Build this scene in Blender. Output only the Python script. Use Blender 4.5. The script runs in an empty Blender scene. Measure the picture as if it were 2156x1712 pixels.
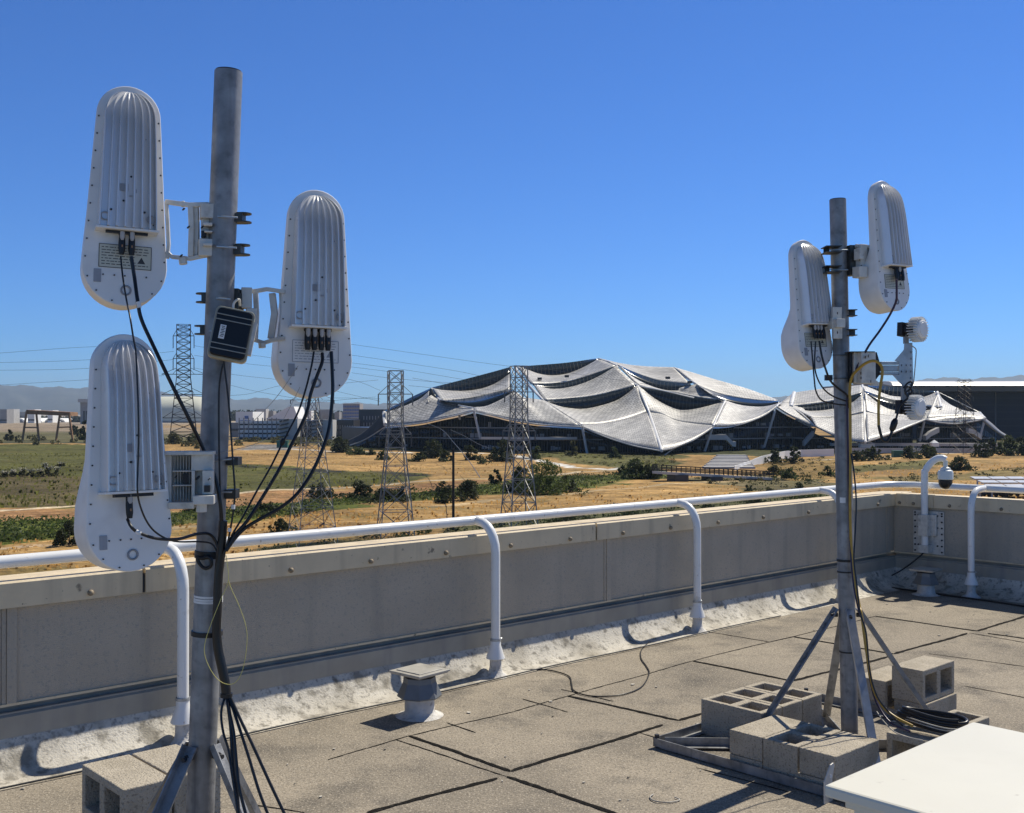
import bpy, math, random
import numpy as np
from mathutils import Vector, Matrix
SC = bpy.context.scene
COL = SC.collection
rnd = random.Random(7)
# ---------------------------------------------------------------- camera, sky, sun, exposure
F, CX, CY, HZ = 2280.0, 1077.5, 856.0, 870.0      # focal length, centre and horizon row on a 2155-wide picture
EYE = 1.75
PITCH = math.atan((HZ - CY) / F)
cam = bpy.data.cameras.new('camera'); camo = bpy.data.objects.new('camera', cam); COL.objects.link(camo)
cam.sensor_width = 36.0; cam.lens = 36.0 * F / 2155.0
cam.clip_start = 0.05; cam.clip_end = 40000
camo.location = (0, 0, EYE); camo.rotation_euler = (math.pi / 2 + PITCH, 0, 0)
SC.camera = camo
D1 = Vector((0.737, 0.676, 0)).normalized()        # along the left parapet, away from the viewer
NN = Vector((D1.y, -D1.x, 0))                      # from the left parapet into the roof
A1 = math.atan2(D1.y, D1.x)
EL = math.radians(51)
_k = math.radians(1.5)
sh = D1 * math.cos(_k) - NN * math.sin(_k)         # horizontal direction towards the sun
SUN = Vector((sh.x * math.cos(EL), sh.y * math.cos(EL), math.sin(EL)))
w = bpy.data.worlds.new('World'); SC.world = w; w.use_nodes = True
nt = w.node_tree; bg = nt.nodes['Background']
sky = nt.nodes.new('ShaderNodeTexSky'); sky.sky_type = 'NISHITA'; sky.sun_disc = False
sky.sun_elevation = EL; sky.sun_rotation = math.atan2(SUN.x, SUN.y)
sky.altitude = 1200; sky.air_density = 1.0; sky.dust_density = 0.0; sky.ozone_density = 2.5
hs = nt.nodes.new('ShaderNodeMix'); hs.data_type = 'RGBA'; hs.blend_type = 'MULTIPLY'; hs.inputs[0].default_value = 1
# deep blue low down; unseen upper sky tinted paler, dimmer to neutralise shade
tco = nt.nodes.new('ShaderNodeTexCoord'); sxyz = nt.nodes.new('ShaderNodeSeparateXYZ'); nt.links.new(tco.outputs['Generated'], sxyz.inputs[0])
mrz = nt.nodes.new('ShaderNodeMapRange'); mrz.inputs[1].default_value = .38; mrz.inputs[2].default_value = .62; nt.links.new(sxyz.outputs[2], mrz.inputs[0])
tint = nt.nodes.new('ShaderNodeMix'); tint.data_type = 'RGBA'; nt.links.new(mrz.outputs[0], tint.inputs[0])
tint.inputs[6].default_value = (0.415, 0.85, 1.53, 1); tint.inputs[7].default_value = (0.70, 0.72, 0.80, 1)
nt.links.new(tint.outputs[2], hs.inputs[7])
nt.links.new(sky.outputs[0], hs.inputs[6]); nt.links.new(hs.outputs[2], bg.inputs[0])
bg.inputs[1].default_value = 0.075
sl = bpy.data.lights.new('sun', 'SUN'); sl.energy = 4.95; sl.angle = math.radians(0.5); sl.color = (1.0, 0.93, 0.80)
so = bpy.data.objects.new('sun', sl); COL.objects.link(so)
so.rotation_euler = SUN.to_track_quat('Z', 'Y').to_euler(); so.location = SUN * 50
SC.view_settings.view_transform = 'Standard'; SC.view_settings.look = 'None'
SC.view_settings.exposure = 0.1; SC.view_settings.gamma = 1.0
try: SC.view_settings.use_curve_mapping = False
except Exception: pass
SC.render.engine = 'CYCLES'
SC.cycles.max_bounces = 6; SC.cycles.diffuse_bounces = 3; SC.cycles.glossy_bounces = 3
SC.cycles.transparent_max_bounces = 8; SC.cycles.use_denoising = True
SC.cycles.sample_clamp_indirect = 6

# ---------------------------------------------------------------- helpers
_c, _s = math.cos(PITCH), math.sin(PITCH)
def ray(x, y):
    a, b, cc = (x - CX) / F, 1.0, (CY - y) / F
    return Vector((a, b * _c - cc * _s, b * _s + cc * _c))
C0 = Vector((0, 0, EYE))
def Wd(x, y, d):                       # picture point at distance d in front of the viewer
    r = ray(x, y); return C0 + r * (d / r.y)
def Fl(x, y, z=0.0):                   # picture point on the level z
    r = ray(x, y); return C0 + r * ((z - EYE) / r.z)
GZ = -11.5
def Gd(x, y): return Fl(x, y, GZ)
P0 = Vector((-2.5, 5.29, 0)); TC = 8.75            # left parapet foot and its length to the corner
def R1(t, n, z): return P0 + D1 * t + NN * n + Vector((0, 0, z))
CR = R1(TC, 0, 0)
def R2(s, m, z): return CR + NN * s - D1 * m + Vector((0, 0, z))
def col_t(x, n=0.0):                   # picture column -> t on the left parapet plane
    r = (x - CX) / F; b = P0 + NN * n
    return (r * b.y - b.x) / (D1.x - r * D1.y)
def col_s(x, m=0.0):
    r = (x - CX) / F; b = CR - D1 * m
    return (r * b.y - b.x) / (NN.x - r * NN.y)

def tag(o, label=None, cat=None, group=None, kind=None):
    if label: o['label'] = label
    if cat: o['category'] = cat
    if group: o['group'] = group
    if kind: o['kind'] = kind
    return o
def thing(name, label, cat, loc=(0, 0, 0), rz=0.0, group=None, rot=None):
    o = bpy.data.objects.new(name, None); COL.objects.link(o)
    o.empty_display_size = 0.1
    o.location = loc; o.rotation_euler = rot if rot else (0, 0, rz)
    return tag(o, label, cat, group)
def mw(o):
    return Matrix.LocRotScale(o.location, o.rotation_euler, o.scale)
def kids(o): return [c for c in list(COL.objects) if c.parent is o]
def dup(root, label=None, group=None, loc=None, rot=None, scale=None):
    r = root.copy(); COL.objects.link(r)
    for ch in kids(root):
        c = ch.copy(); COL.objects.link(c); c.parent = r
        for g in kids(ch):
            d = g.copy(); COL.objects.link(d); d.parent = c
    if label: r['label'] = label
    if group: r['group'] = group
    if loc is not None: r.location = loc
    if rot is not None: r.rotation_euler = rot
    if scale is not None: r.scale = scale
    return r

class MB:
    def __init__(s): s.v = []; s.f = []; s.uv = None
    def add(s, vs, fs):
        b = len(s.v); s.v += [Vector(p) for p in vs]; s.f += [tuple(i + b for i in f) for f in fs]; return s
    def box(s, c, size, mp=None, rot=None):
        hx, hy, hz = size[0] / 2, size[1] / 2, size[2] / 2
        vs = [Vector((x, y, z)) for x in (-hx, hx) for y in (-hy, hy) for z in (-hz, hz)]
        if rot is not None: vs = [rot @ p for p in vs]
        vs = [p + Vector(c) for p in vs]
        if mp: vs = [mp(*p) for p in vs]
        return s.add(vs, [(0, 1, 3, 2), (4, 6, 7, 5), (0, 4, 5, 1), (2, 3, 7, 6), (0, 2, 6, 4), (1, 5, 7, 3)])
    def span(s, lo, hi, mp=None):
        c = [(a + b) / 2 for a, b in zip(lo, hi)]; z = [abs(b - a) for a, b in zip(lo, hi)]
        return s.box(c, z, mp)
    def tube(s, pts, r, k=10, cap=True, smooth=0, sx=1.0):
        pts = [Vector(p) for p in pts]
        if smooth: pts = catmull(pts, smooth)
        n = len(pts); rr = r if isinstance(r, (list, tuple)) else [r] * n
        if len(rr) != n: rr = [rr[0] + (rr[-1] - rr[0]) * i / (n - 1) for i in range(n)]
        T = []
        for i in range(n):
            d = pts[min(i + 1, n - 1)] - pts[max(i - 1, 0)]
            T.append(d.normalized() if d.length > 1e-9 else Vector((0, 0, 1)))
        up = Vector((0, 0, 1)) if abs(T[0].z) < 0.9 else Vector((0, 1, 0))
        U = (up - T[0] * up.dot(T[0])).normalized()
        vs = []; fs = []
        for i in range(n):
            U = (U - T[i] * U.dot(T[i])).normalized(); V = T[i].cross(U)
            off = math.pi / 4 if k == 4 else 0
            for j in range(k):
                a = 2 * math.pi * j / k + off
                vs.append(pts[i] + (U * math.cos(a) * sx + V * math.sin(a)) * rr[i])
        for i in range(n - 1):
            for j in range(k):
                a, b = i * k + j, i * k + (j + 1) % k
                fs.append((a, b, b + k, a + k))
        if cap:
            fs.append(tuple(range(k - 1, -1, -1))); fs.append(tuple((n - 1) * k + j for j in range(k)))
        return s.add(vs, fs)
    def cyl(s, a, b, r, k=16, r2=None): return s.tube([a, b], [r, r if r2 is None else r2], k)
    def lathe(s, c, prof, k=20, cap=True):    # profile (r, z)
        vs = []; fs = []
        for r, z in prof:
            for j in range(k):
                a = 2 * math.pi * j / k
                vs.append(Vector((c[0] + r * math.cos(a), c[1] + r * math.sin(a), c[2] + z)))
        for i in range(len(prof) - 1):
            for j in range(k):
                a, b = i * k + j, i * k + (j + 1) % k
                fs.append((a, b, b + k, a + k))
        if cap:
            fs.append(tuple(range(k - 1, -1, -1))); fs.append(tuple((len(prof) - 1) * k + j for j in range(k)))
        return s.add(vs, fs)
    def prism(s, poly, ext, mp=None):        # polygon of 3D points, extruded by vector
        n = len(poly); p = [Vector(q) for q in poly]; e = Vector(ext)
        vs = p + [q + e for q in p]
        if mp: vs = [mp(*q) for q in vs]
        fs = [tuple(range(n - 1, -1, -1)), tuple(range(n, 2 * n))]
        fs += [(i, (i + 1) % n, (i + 1) % n + n, i + n) for i in range(n)]
        return s.add(vs, fs)
    def extr(s, prof, t0, t1, n, mp, jit=0.0, close=False):   # profile (n,z) swept along t
        m = len(prof); vs = []; fs = []
        for i in range(n + 1):
            t = t0 + (t1 - t0) * i / n
            for q, (a, b) in enumerate(prof):
                ja = jit * rnd.uniform(-1, 1) if q not in (0,) else 0
                vs.append(mp(t, a + ja, b))
        mm = m if close else m - 1
        for i in range(n):
            for q in range(mm):
                q2 = (q + 1) % m
                fs.append((i * m + q, i * m + q2, (i + 1) * m + q2, (i + 1) * m + q))
        if close:
            fs.append(tuple(range(m - 1, -1, -1))); fs.append(tuple(n * m + q for q in range(m)))
        return s.add(vs, fs)
    def build(s, name, mat, parent=None, world=True, smooth=None, bevel=0.0, solid=0.0, loc=None, rot=None, fix=True):
        vs = s.v
        if parent is not None and world:
            m = mw(parent)
            pp = parent.parent
            while pp is not None: m = mw(pp) @ m; pp = pp.parent
            mi = m.inverted(); vs = [mi @ p for p in vs]
        me = bpy.data.meshes.new(name); me.from_pydata([tuple(p) for p in vs], [], s.f)
        if fix:
            import bmesh
            bm = bmesh.new(); bm.from_mesh(me); bmesh.ops.recalc_face_normals(bm, faces=bm.faces); bm.to_mesh(me); bm.free()
        if s.uv is not None:
            ul = me.uv_layers.new(name='uv')
            for l in me.loops: ul.data[l.index].uv = s.uv[l.vertex_index]
        me.materials.append(mat)
        o = bpy.data.objects.new(name, me); COL.objects.link(o)
        if loc is not None: o.location = loc
        if rot is not None: o.rotation_euler = rot
        if parent is not None: o.parent = parent
        if smooth is not None:
            me.polygons.foreach_set('use_smooth', [True] * len(me.polygons))
            try: me.set_sharp_from_angle(angle=math.radians(smooth))
            except Exception: pass
        if bevel:
            b = o.modifiers.new('bevel', 'BEVEL'); b.width = bevel; b.segments = 2; b.limit_method = 'ANGLE'
        if solid:
            b = o.modifiers.new('solid', 'SOLIDIFY'); b.thickness = solid; b.offset = -1
        return o
def each(mb, name, mat, parent=None, world=True, bevel=0.0, smooth=None):
    """every connected piece of mb becomes a mesh of its own"""
    n = len(mb.v); pa = list(range(n))
    def fd(i):
        while pa[i] != i: pa[i] = pa[pa[i]]; i = pa[i]
        return i
    for f in mb.f:
        for q in f[1:]: pa[fd(q)] = fd(f[0])
    G = {}
    for f in mb.f: G.setdefault(fd(f[0]), []).append(f)
    out = []
    for fs in G.values():
        ids = sorted({i for f in fs for i in f}); mp = {i: k for k, i in enumerate(ids)}
        b = MB(); b.v = [mb.v[i] for i in ids]; b.f = [tuple(mp[i] for i in f) for f in fs]
        out.append(b.build(name, mat, parent, world=world, bevel=bevel, smooth=smooth))
    return out
def catmull(p, m):
    out = []
    n = len(p)
    for i in range(n - 1):
        a = p[i - 1] if i > 0 else p[i] * 2 - p[i + 1]
        b, c = p[i], p[i + 1]
        d = p[i + 2] if i + 2 < n else p[i + 1] * 2 - p[i]
        for j in range(m):
            t = j / m
            out.append(0.5 * ((2 * b) + (c - a) * t + (2 * a - 5 * b + 4 * c - d) * t * t + (3 * b - a - 3 * c + d) * t ** 3))
    out.append(p[-1]); return out

# ---------------------------------------------------------------- materials
def mat(name, col, rough=0.6, metal=0.0, var=0.15, vs=8.0, bump=0.0, bs=80.0, spots=None, coord='Object', spec=0.5, streak=None):
    m = bpy.data.materials.new(name); m.use_nodes = True
    n = m.node_tree.nodes; L = m.node_tree.links; b = n['Principled BSDF']
    b.inputs['Roughness'].default_value = rough; b.inputs['Metallic'].default_value = metal
    b.inputs['Specular IOR Level'].default_value = spec
    tc = n.new('ShaderNodeTexCoord')
    def noise(scale, detail=4, vec=None):
        t = n.new('ShaderNodeTexNoise'); t.inputs['Scale'].default_value = scale; t.inputs['Detail'].default_value = detail
        L.new(vec if vec else tc.outputs[coord], t.inputs['Vector']); return t
    def ramp(src, a, bb, lo, hi):
        r = n.new('ShaderNodeMapRange'); r.inputs[1].default_value = a; r.inputs[2].default_value = bb
        r.inputs[3].default_value = lo; r.inputs[4].default_value = hi; L.new(src, r.inputs[0]); return r.outputs[0]
    def mix(fac, A, B, typ='MIX'):
        x = n.new('ShaderNodeMix'); x.data_type = 'RGBA'; x.blend_type = typ
        if hasattr(fac, 'links') or not isinstance(fac, float): L.new(fac, x.inputs[0])
        else: x.inputs[0].default_value = fac
        for k, q in ((6, A), (7, B)):
            if isinstance(q, tuple): x.inputs[k].default_value = (*q, 1)
            else: L.new(q, x.inputs[k])
        return x.outputs[2]
    out = tuple(col)
    if var:
        t = noise(vs, 6)
        f = ramp(t.outputs['Fac'], 0.3, 0.7, 0, 1)
        lo = tuple(max(0, c * (1 - var)) for c in col); hi = tuple(min(1, c * (1 + var)) for c in col)
        out = mix(f, lo, hi)
    if spots:                                   # list of (scale, lo, hi, colour, strength)
        for sc, lo, hi, cc, st in spots:
            t = noise(sc, 8)
            out = mix(ramp(t.outputs['Fac'], lo, hi, 0, st), out, tuple(cc))
    if streak:                                  # rain streaks running down: (scale, colour, strength)
        mp = n.new('ShaderNodeMapping'); mp.inputs['Scale'].default_value = (streak[0], streak[0], streak[0] * 0.06)
        L.new(tc.outputs[coord], mp.inputs[0])
        t = noise(1.0, 5, mp.outputs[0])
        out = mix(ramp(t.outputs['Fac'], 0.52, 0.72, 0, streak[2]), out, tuple(streak[1]))
    if isinstance(out, tuple): b.inputs['Base Color'].default_value = (*out, 1)
    else: L.new(out, b.inputs['Base Color'])
    if bump:
        t = noise(bs, 3); bn = n.new('ShaderNodeBump'); bn.inputs['Strength'].default_value = bump
        bn.inputs['Distance'].default_value = 1.0 / bs
        L.new(t.outputs['Fac'], bn.inputs['Height']); L.new(bn.outputs[0], b.inputs['Normal'])
    m['b'] = 1
    return m
M = {}
M['galv'] = mat('galvanised_steel', (0.26, 0.265, 0.27), 0.5, 0.4, 0.32, 14, 0.08, 120, spots=[(30, .55, .75, (.07, .075, .085), .5)], streak=(30, (.08, .085, .10), .6))
M['galv_l'] = mat('galvanised_bright', (0.42, 0.44, 0.46), 0.42, 0.6, 0.2, 20)
M['white_r'] = mat('rail_paint', (0.82, 0.82, 0.80), 0.3, 0.0, 0.04, 6, spots=[(9, .62, .75, (.45, .42, .36), .5), (30, .66, .74, (.34, .25, .16), .6)])
M['ant'] = mat('antenna_paint', (0.80, 0.79, 0.77), 0.42, 0.0, 0.05, 5, spots=[(7, .58, .8, (.5, .49, .46), .45)])
M['fin'] = mat('heat_sink_paint', (0.74, 0.735, 0.73), 0.27, 0.3, 0.06, 6, spots=[(16, .62, .8, (.42, .42, .42), .4)])
M['brk'] = mat('cast_bracket', (0.62, 0.60, 0.55), 0.45, 0.1, 0.14, 25, 0.1, 60, spots=[(18, .58, .72, (.22, .2, .16), .6)])
M['blk'] = mat('black_plastic', (0.008, 0.008, 0.009), 0.45, 0.0, 0.1)
M['dark'] = mat('dark_metal', (0.035, 0.036, 0.04), 0.5, 0.4, 0.2)
M['jaw'] = mat('clamp_jaw', (0.075, 0.075, 0.07), 0.5, 0.6, 0.3, 30)
M['cap'] = mat('grey_cap', (0.42, 0.43, 0.45), 0.4)
M['lab'] = mat('label_cream', (0.60, 0.58, 0.47), 0.5, 0.0, 0.05)
M['labw'] = mat('label_white', (0.75, 0.75, 0.74), 0.5, 0.0, 0.03)
M['ink'] = mat('ink', (0.05, 0.05, 0.05), 0.6)
M['gpatch'] = mat('grey_patch', (0.32, 0.33, 0.36), 0.5)
M['cop'] = mat('coping', (0.68, 0.56, 0.375), 0.65, 0.0, 0.08, 5, 0.1, 40, spots=[(11, .66, .72, (.16, .13, .09), .8), (45, .68, .74, (.1, .08, .06), .7)], streak=(9, (.36, .30, .21), .5))
M['pan'] = mat('stucco_panel', (0.46, 0.405, 0.32), 0.9, 0.0, 0.07, 3, 0.9, 170, streak=(7, (.30, .28, .24), .5), spots=[(55, .56, .66, (.32, .31, .28), .6)])
M['flash'] = mat('grey_flashing', (0.35, 0.325, 0.27), 0.5, 0.1, 0.12, 5, streak=(8, (.2, .2, .2), .5))
M['cant'] = mat('cant_coating', (0.60, 0.56, 0.475), 0.85, 0.0, 0.1, 6, 0.4, 90, spots=[(2.2, .46, .64, (.34, .305, .24), .85), (7, .54, .66, (.2, .18, .14), .8), (18, .56, .68, (.12, .108, .085), .75), (45, .54, .68, (.2, .18, .15), .65)])
M['seam'] = mat('bitumen', (0.012, 0.011, 0.010), 0.9, 0.0, 0.4, 60, 0.5, 120, spots=[(45, .6, .7, (.07, .065, .055), .7)], spec=.1)
M['rivet'] = mat('rivet_cap', (0.24, 0.19, 0.125), 0.6, 0, .3, 40)
M['cab'] = mat('cabinet_paint', (0.71, 0.685, 0.575), 0.4, 0.0, 0.05, 2.5, spots=[(5, .6, .74, (.62, .58, .48), .45), (22, .69, .75, (.42, .38, .3), .5)])
M['block'] = mat('concrete_block', (0.46, 0.405, 0.315), 0.95, 0.0, 0.12, 6, 1.0, 130, spots=[(5, .5, .68, (.30, .26, .19), .6), (90, .54, .64, (.2, .17, .125), .7), (120, .6, .68, (.56, .5, .4), .6)])
M['cable'] = mat('black_cable', (0.009, 0.009, 0.010), 0.35)
M['purple'] = mat('violet_black_cable', (0.022, 0.014, 0.05), 0.35)
M['yel'] = mat('yellow_cable', (0.40, 0.25, 0.035), 0.4, 0, 0.12, 30)
M['yelt'] = mat('yellow_fibre', (0.62, 0.55, 0.16), 0.4, 0, 0.05)
M['ptz'] = mat('camera_housing', (0.72, 0.73, 0.68), 0.35, 0, 0.04)
M['vent'] = mat('vent_metal', (0.42, 0.40, 0.355), 0.55, 0.2, 0.15, 12, spots=[(10, .55, .68, (.2, .18, .15), .6)])
M['ventd'] = mat('vent_skirt', (0.17, 0.18, 0.185), 0.5, 0.3, 0.12, 10)
M['ventb'] = mat('vent_pipe_coat', (0.58, 0.56, 0.52), 0.8, 0, 0.2, 14, .4, 60, spots=[(20, .58, .68, (.22, .2, .17), .6)])
M['pyl'] = mat('pylon_steel', (0.26, 0.26, 0.245), 0.5, 0.35, 0.12, 1)
M['pylr'] = mat('pylon_backlit_dark', (0.06, 0.05, 0.042), 0.6, 0.3, 0.15, 1)  # steel darkened in the colour because these pylons stand against the light
M['ins'] = mat('insulator', (0.05, 0.05, 0.055), 0.3)
M['wood'] = mat('dark_timber', (0.03, 0.024, 0.02), 0.8, 0, 0.3, 3)
M['rust'] = mat('brown_timber', (0.30, 0.165, 0.085), 0.8, 0, 0.25, 0.5)
M['wire'] = mat('wire', (0.10, 0.11, 0.12), 0.5, 0.3, 0)
M['bark'] = mat('bark', (0.06, 0.045, 0.03), 0.9, 0, 0.3, 4)
M['conc'] = mat('concrete', (0.46, 0.45, 0.43), 0.8, 0, 0.12, 0.3)
M['white'] = mat('white_paint', (0.78, 0.78, 0.76), 0.6, 0, 0.05, 0.2)
M['bdark'] = mat('dark_facade', (0.035, 0.035, 0.04), 0.35, 0, 0.2, 0.2)
M['bgrey'] = mat('grey_facade', (0.28, 0.275, 0.27), 0.7, 0, 0.1, 0.2)
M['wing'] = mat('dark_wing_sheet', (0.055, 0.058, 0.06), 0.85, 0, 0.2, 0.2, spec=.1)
M['glass'] = mat('dark_glass', (0.010, 0.017, 0.021), 0.15, 0, 0.3, 0.1, spec=0.35)
M['glassb'] = mat('blue_glass', (0.010, 0.016, 0.034), 0.35, 0, 0.25, 0.05, spec=0.2)
M['mull'] = mat('mullion', (0.05, 0.055, 0.06), 0.5, 0.2, 0.1)
M['ridge'] = mat('ridge_cap', (0.72, 0.71, 0.68), 0.4, 0.1, 0.06, 0.3)
M['green'] = mat('green_paint', (0.03, 0.13, 0.09), 0.5)
M['hang'] = mat('hangar_skin', (0.62, 0.62, 0.50), 0.6, 0, 0.06, 0.02)
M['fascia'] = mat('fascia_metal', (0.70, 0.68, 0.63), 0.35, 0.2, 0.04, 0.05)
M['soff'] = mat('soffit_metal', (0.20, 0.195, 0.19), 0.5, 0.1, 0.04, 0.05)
M['blue'] = mat('blue_panel', (0.06, 0.13, 0.36), 0.5)
M['bpane'] = mat('solar_glass', (0.62, 0.63, 0.62), 0.3, 0.1, 0.1, 0.6)
def roofmat():
    m = mat('roof_cap_sheet', (0.225, 0.205, 0.168), 0.95, 0, 0.0)
    n = m.node_tree.nodes; L = m.node_tree.links; b = n['Principled BSDF']
    tc = n.new('ShaderNodeTexCoord')
    def no(s, d=4, rough=.5):
        t = n.new('ShaderNodeTexNoise'); t.inputs['Scale'].default_value = s; t.inputs['Detail'].default_value = d
        t.inputs['Roughness'].default_value = rough
        L.new(tc.outputs['Object'], t.inputs[0]); return t.outputs['Fac']
    def mr(src, a, bb, lo, hi):
        r = n.new('ShaderNodeMapRange'); r.inputs[1].default_value = a; r.inputs[2].default_value = bb
        r.inputs[3].default_value = lo; r.inputs[4].default_value = hi; L.new(src, r.inputs[0]); return r.outputs[0]
    def mx(f, A, B):
        x = n.new('ShaderNodeMix'); x.data_type = 'RGBA'; L.new(f, x.inputs[0])
        for k, q in ((6, A), (7, B)):
            if isinstance(q, tuple): x.inputs[k].default_value = (*q, 1)
            else: L.new(q, x.inputs[k])
        return x.outputs[2]
    c = mx(mr(no(1.1, 6), .35, .65, 0, 1), (0.25, 0.215, 0.166), (0.385, 0.33, 0.252))
    c = mx(mr(no(2.0, 10, .68), .49, .66, 0, .8), c, (0.095, 0.085, 0.072))
    c = mx(mr(no(7.0, 8, .6), .6, .72, 0, .35), c, (0.30, 0.28, 0.235))
    c = mx(mr(no(34, 4), .45, .7, 0, .30), c, (0.11, 0.098, 0.078))
    c = mx(mr(no(75, 3), .50, .66, 0, .62), c, (0.10, 0.088, 0.07))
    c = mx(mr(no(95, 3), .55, .68, 0, .8), c, (0.54, 0.48, 0.38)); c = mx(mr(no(210, 2), .56, .68, 0, .7), c, (0.06, 0.053, 0.043))
    L.new(c, b.inputs['Base Color'])
    bn = n.new('ShaderNodeBump'); bn.inputs['Strength'].default_value = .8; bn.inputs['Distance'].default_value = .006
    L.new(no(110, 3), bn.inputs['Height']); L.new(bn.outputs[0], b.inputs['Normal'])
    return m
M['roof'] = roofmat()
def sheetmat():
    m = mat('scale_roof', (0.42, 0.42, 0.41), 0.5, 0.18, 0)
    n = m.node_tree.nodes; L = m.node_tree.links; b = n['Principled BSDF']
    uv = n.new('ShaderNodeUVMap'); uv.uv_map = 'uv'
    br = n.new('ShaderNodeTexBrick'); br.inputs['Scale'].default_value = 1.0
    br.inputs['Color1'].default_value = (.56, .545, .51, 1); br.inputs['Color2'].default_value = (.34, .33, .31, 1)
    br.inputs['Mortar'].default_value = (.16, .165, .17, 1); br.inputs['Mortar Size'].default_value = .09
    br.inputs['Brick Width'].default_value = 1.4; br.inputs['Row Height'].default_value = 1.0; br.inputs['Bias'].default_value = -.2
    L.new(uv.outputs[0], br.inputs['Vector'])
    t = n.new('ShaderNodeTexNoise'); t.inputs['Scale'].default_value = .12; L.new(uv.outputs[0], t.inputs[0])
    x = n.new('ShaderNodeMix'); x.data_type = 'RGBA'; x.blend_type = 'MULTIPLY'; x.inputs[0].default_value = .5
    r = n.new('ShaderNodeMapRange'); r.inputs[1].default_value = .3; r.inputs[2].default_value = .7; r.inputs[3].default_value = .55; r.inputs[4].default_value = 1.3
    L.new(t.outputs['Fac'], r.inputs[0])
    L.new(br.outputs['Color'], x.inputs[6]); L.new(r.outputs[0], x.inputs[7]); L.new(x.outputs[2], b.inputs['Base Color'])
    bn = n.new('ShaderNodeBump'); bn.inputs['Strength'].default_value = .5; bn.inputs['Distance'].default_value = .25
    L.new(br.outputs['Fac'], bn.inputs['Height']); bn.invert = True; L.new(bn.outputs[0], b.inputs['Normal'])
    return m
M['sheet'] = sheetmat()
def translu(m, f=.45, k=1.5):
    n = m.node_tree.nodes; L = m.node_tree.links; b = n['Principled BSDF']; o = n['Material Output']
    t = n.new('ShaderNodeBsdfTranslucent'); x = n.new('ShaderNodeMixShader'); x.inputs[0].default_value = f
    s = b.inputs['Base Color']
    if s.links: L.new(s.links[0].from_socket, t.inputs[0])
    else: t.inputs[0].default_value = s.default_value
    L.new(b.outputs[0], x.inputs[1]); L.new(t.outputs[0], x.inputs[2]); L.new(x.outputs[0], o.inputs['Surface']); return m
def leafmat(name, col, var=.45):
    return translu(mat(name, col, 0.7, 0, var, 0.9))
LEAF = [leafmat('leaf_dark', (.040, .052, .020)), leafmat('leaf_mid', (.062, .080, .026)), leafmat('leaf_olive', (.085, .082, .032)), leafmat('leaf_bright', (.085, .115, .028))]
# ================================================================ ROOF, PARAPET, HANDRAIL
def deck():
    b = MB(); nx, ny = 60, 50
    for i in range(nx + 1):
        for j in range(ny + 1):
            b.v.append(R1(-8 + (TC + 8) * i / nx, 14 * j / ny, 0))
    for i in range(nx):
        for j in range(ny):
            a = i * (ny + 1) + j; b.f.append((a, a + 1, a + ny + 2, a + ny + 1))
    tag(b.build('roof_deck', M['roof'], fix=False), kind='structure')
deck()
for p in bpy.data.objects['roof_deck'].data.polygons: pass
bd = MB(); bd.span((-8, -.27, GZ - 1), (TC + .27, 14, -.01), R1)
tag(bd.build('building', M['pan']), kind='structure')

def seam(pts, w, name, jag=0.3, z=0.004):
    """bitumen bead along a lap of the roof sheets, a ragged strip with a little height"""
    b = MB(); P = [Fl(x, y) for x, y in pts]
    for a, c in zip(P[:-1], P[1:]):
        d = (c - a); L = d.length; d.normalize(); q = Vector((-d.y, d.x, 0)); n = max(2, int(L / .035))
        for i in range(n + 1):
            e = a + d * (L * i / n)
            l1 = w * (.5 + jag * rnd.uniform(-.5, .5)); l2 = w * (.5 + jag * rnd.uniform(-.5, .5))
            if i in (0, n): l1 *= .5; l2 *= .5
            e = e + q * (.004 * math.sin(i * .23))
            b.v += [e + q * l1 + Vector((0, 0, z * .5)), e + Vector((0, 0, z)), e - q * l2 + Vector((0, 0, z * .5))]
        k = len(b.v) - 3 * (n + 1)
        for i in range(n):
            o = k + 3 * i; b.f += [(o, o + 1, o + 4, o + 3), (o + 1, o + 2, o + 5, o + 4)]
    return tag(b.build(name, M['seam'], fix=True), kind='structure')
THICK = [[(861, 1550), (1076, 1624), (1395, 1527)], [(1195, 1466), (1429, 1517), (1478, 1503)],
         [(773, 1712), (1045, 1639)], [(1068, 1636), (1170, 1671), (1300, 1716)], [(1458, 1392), (1669, 1434), (1870, 1383)],
         [(1669, 1341), (1881, 1377), (2036, 1334)], [(1843, 1298), (2058, 1329), (2190, 1287)], [(2079, 1334), (2200, 1351)]]
THIN = [[(833, 1558), (1067, 1635)], [(1345, 1543), (1420, 1566)], [(690, 1600), (773, 1576), (861, 1550), (1083, 1498), (1195, 1466), (1458, 1392), (1560, 1366), (1669, 1341), (1843, 1298)],
        [(1485, 1330), (1620, 1352), (1669, 1341)], [(1955, 1377), (2160, 1404)], [(2030, 1445), (2160, 1470)], [(2040, 1333), (2160, 1354)],
        [(1100, 1472), (1195, 1500)], [(940, 1522), (1000, 1543)], [(1465, 1617), (1660, 1668)], [(1181, 1452), (1290, 1477)], [(500, 1690), (640, 1712)]]
for q in THICK: seam(q, .028, 'roof_seam', .32, .006)
for q in THIN: seam(q, .008, 'roof_lap', .8, .004)

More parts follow.
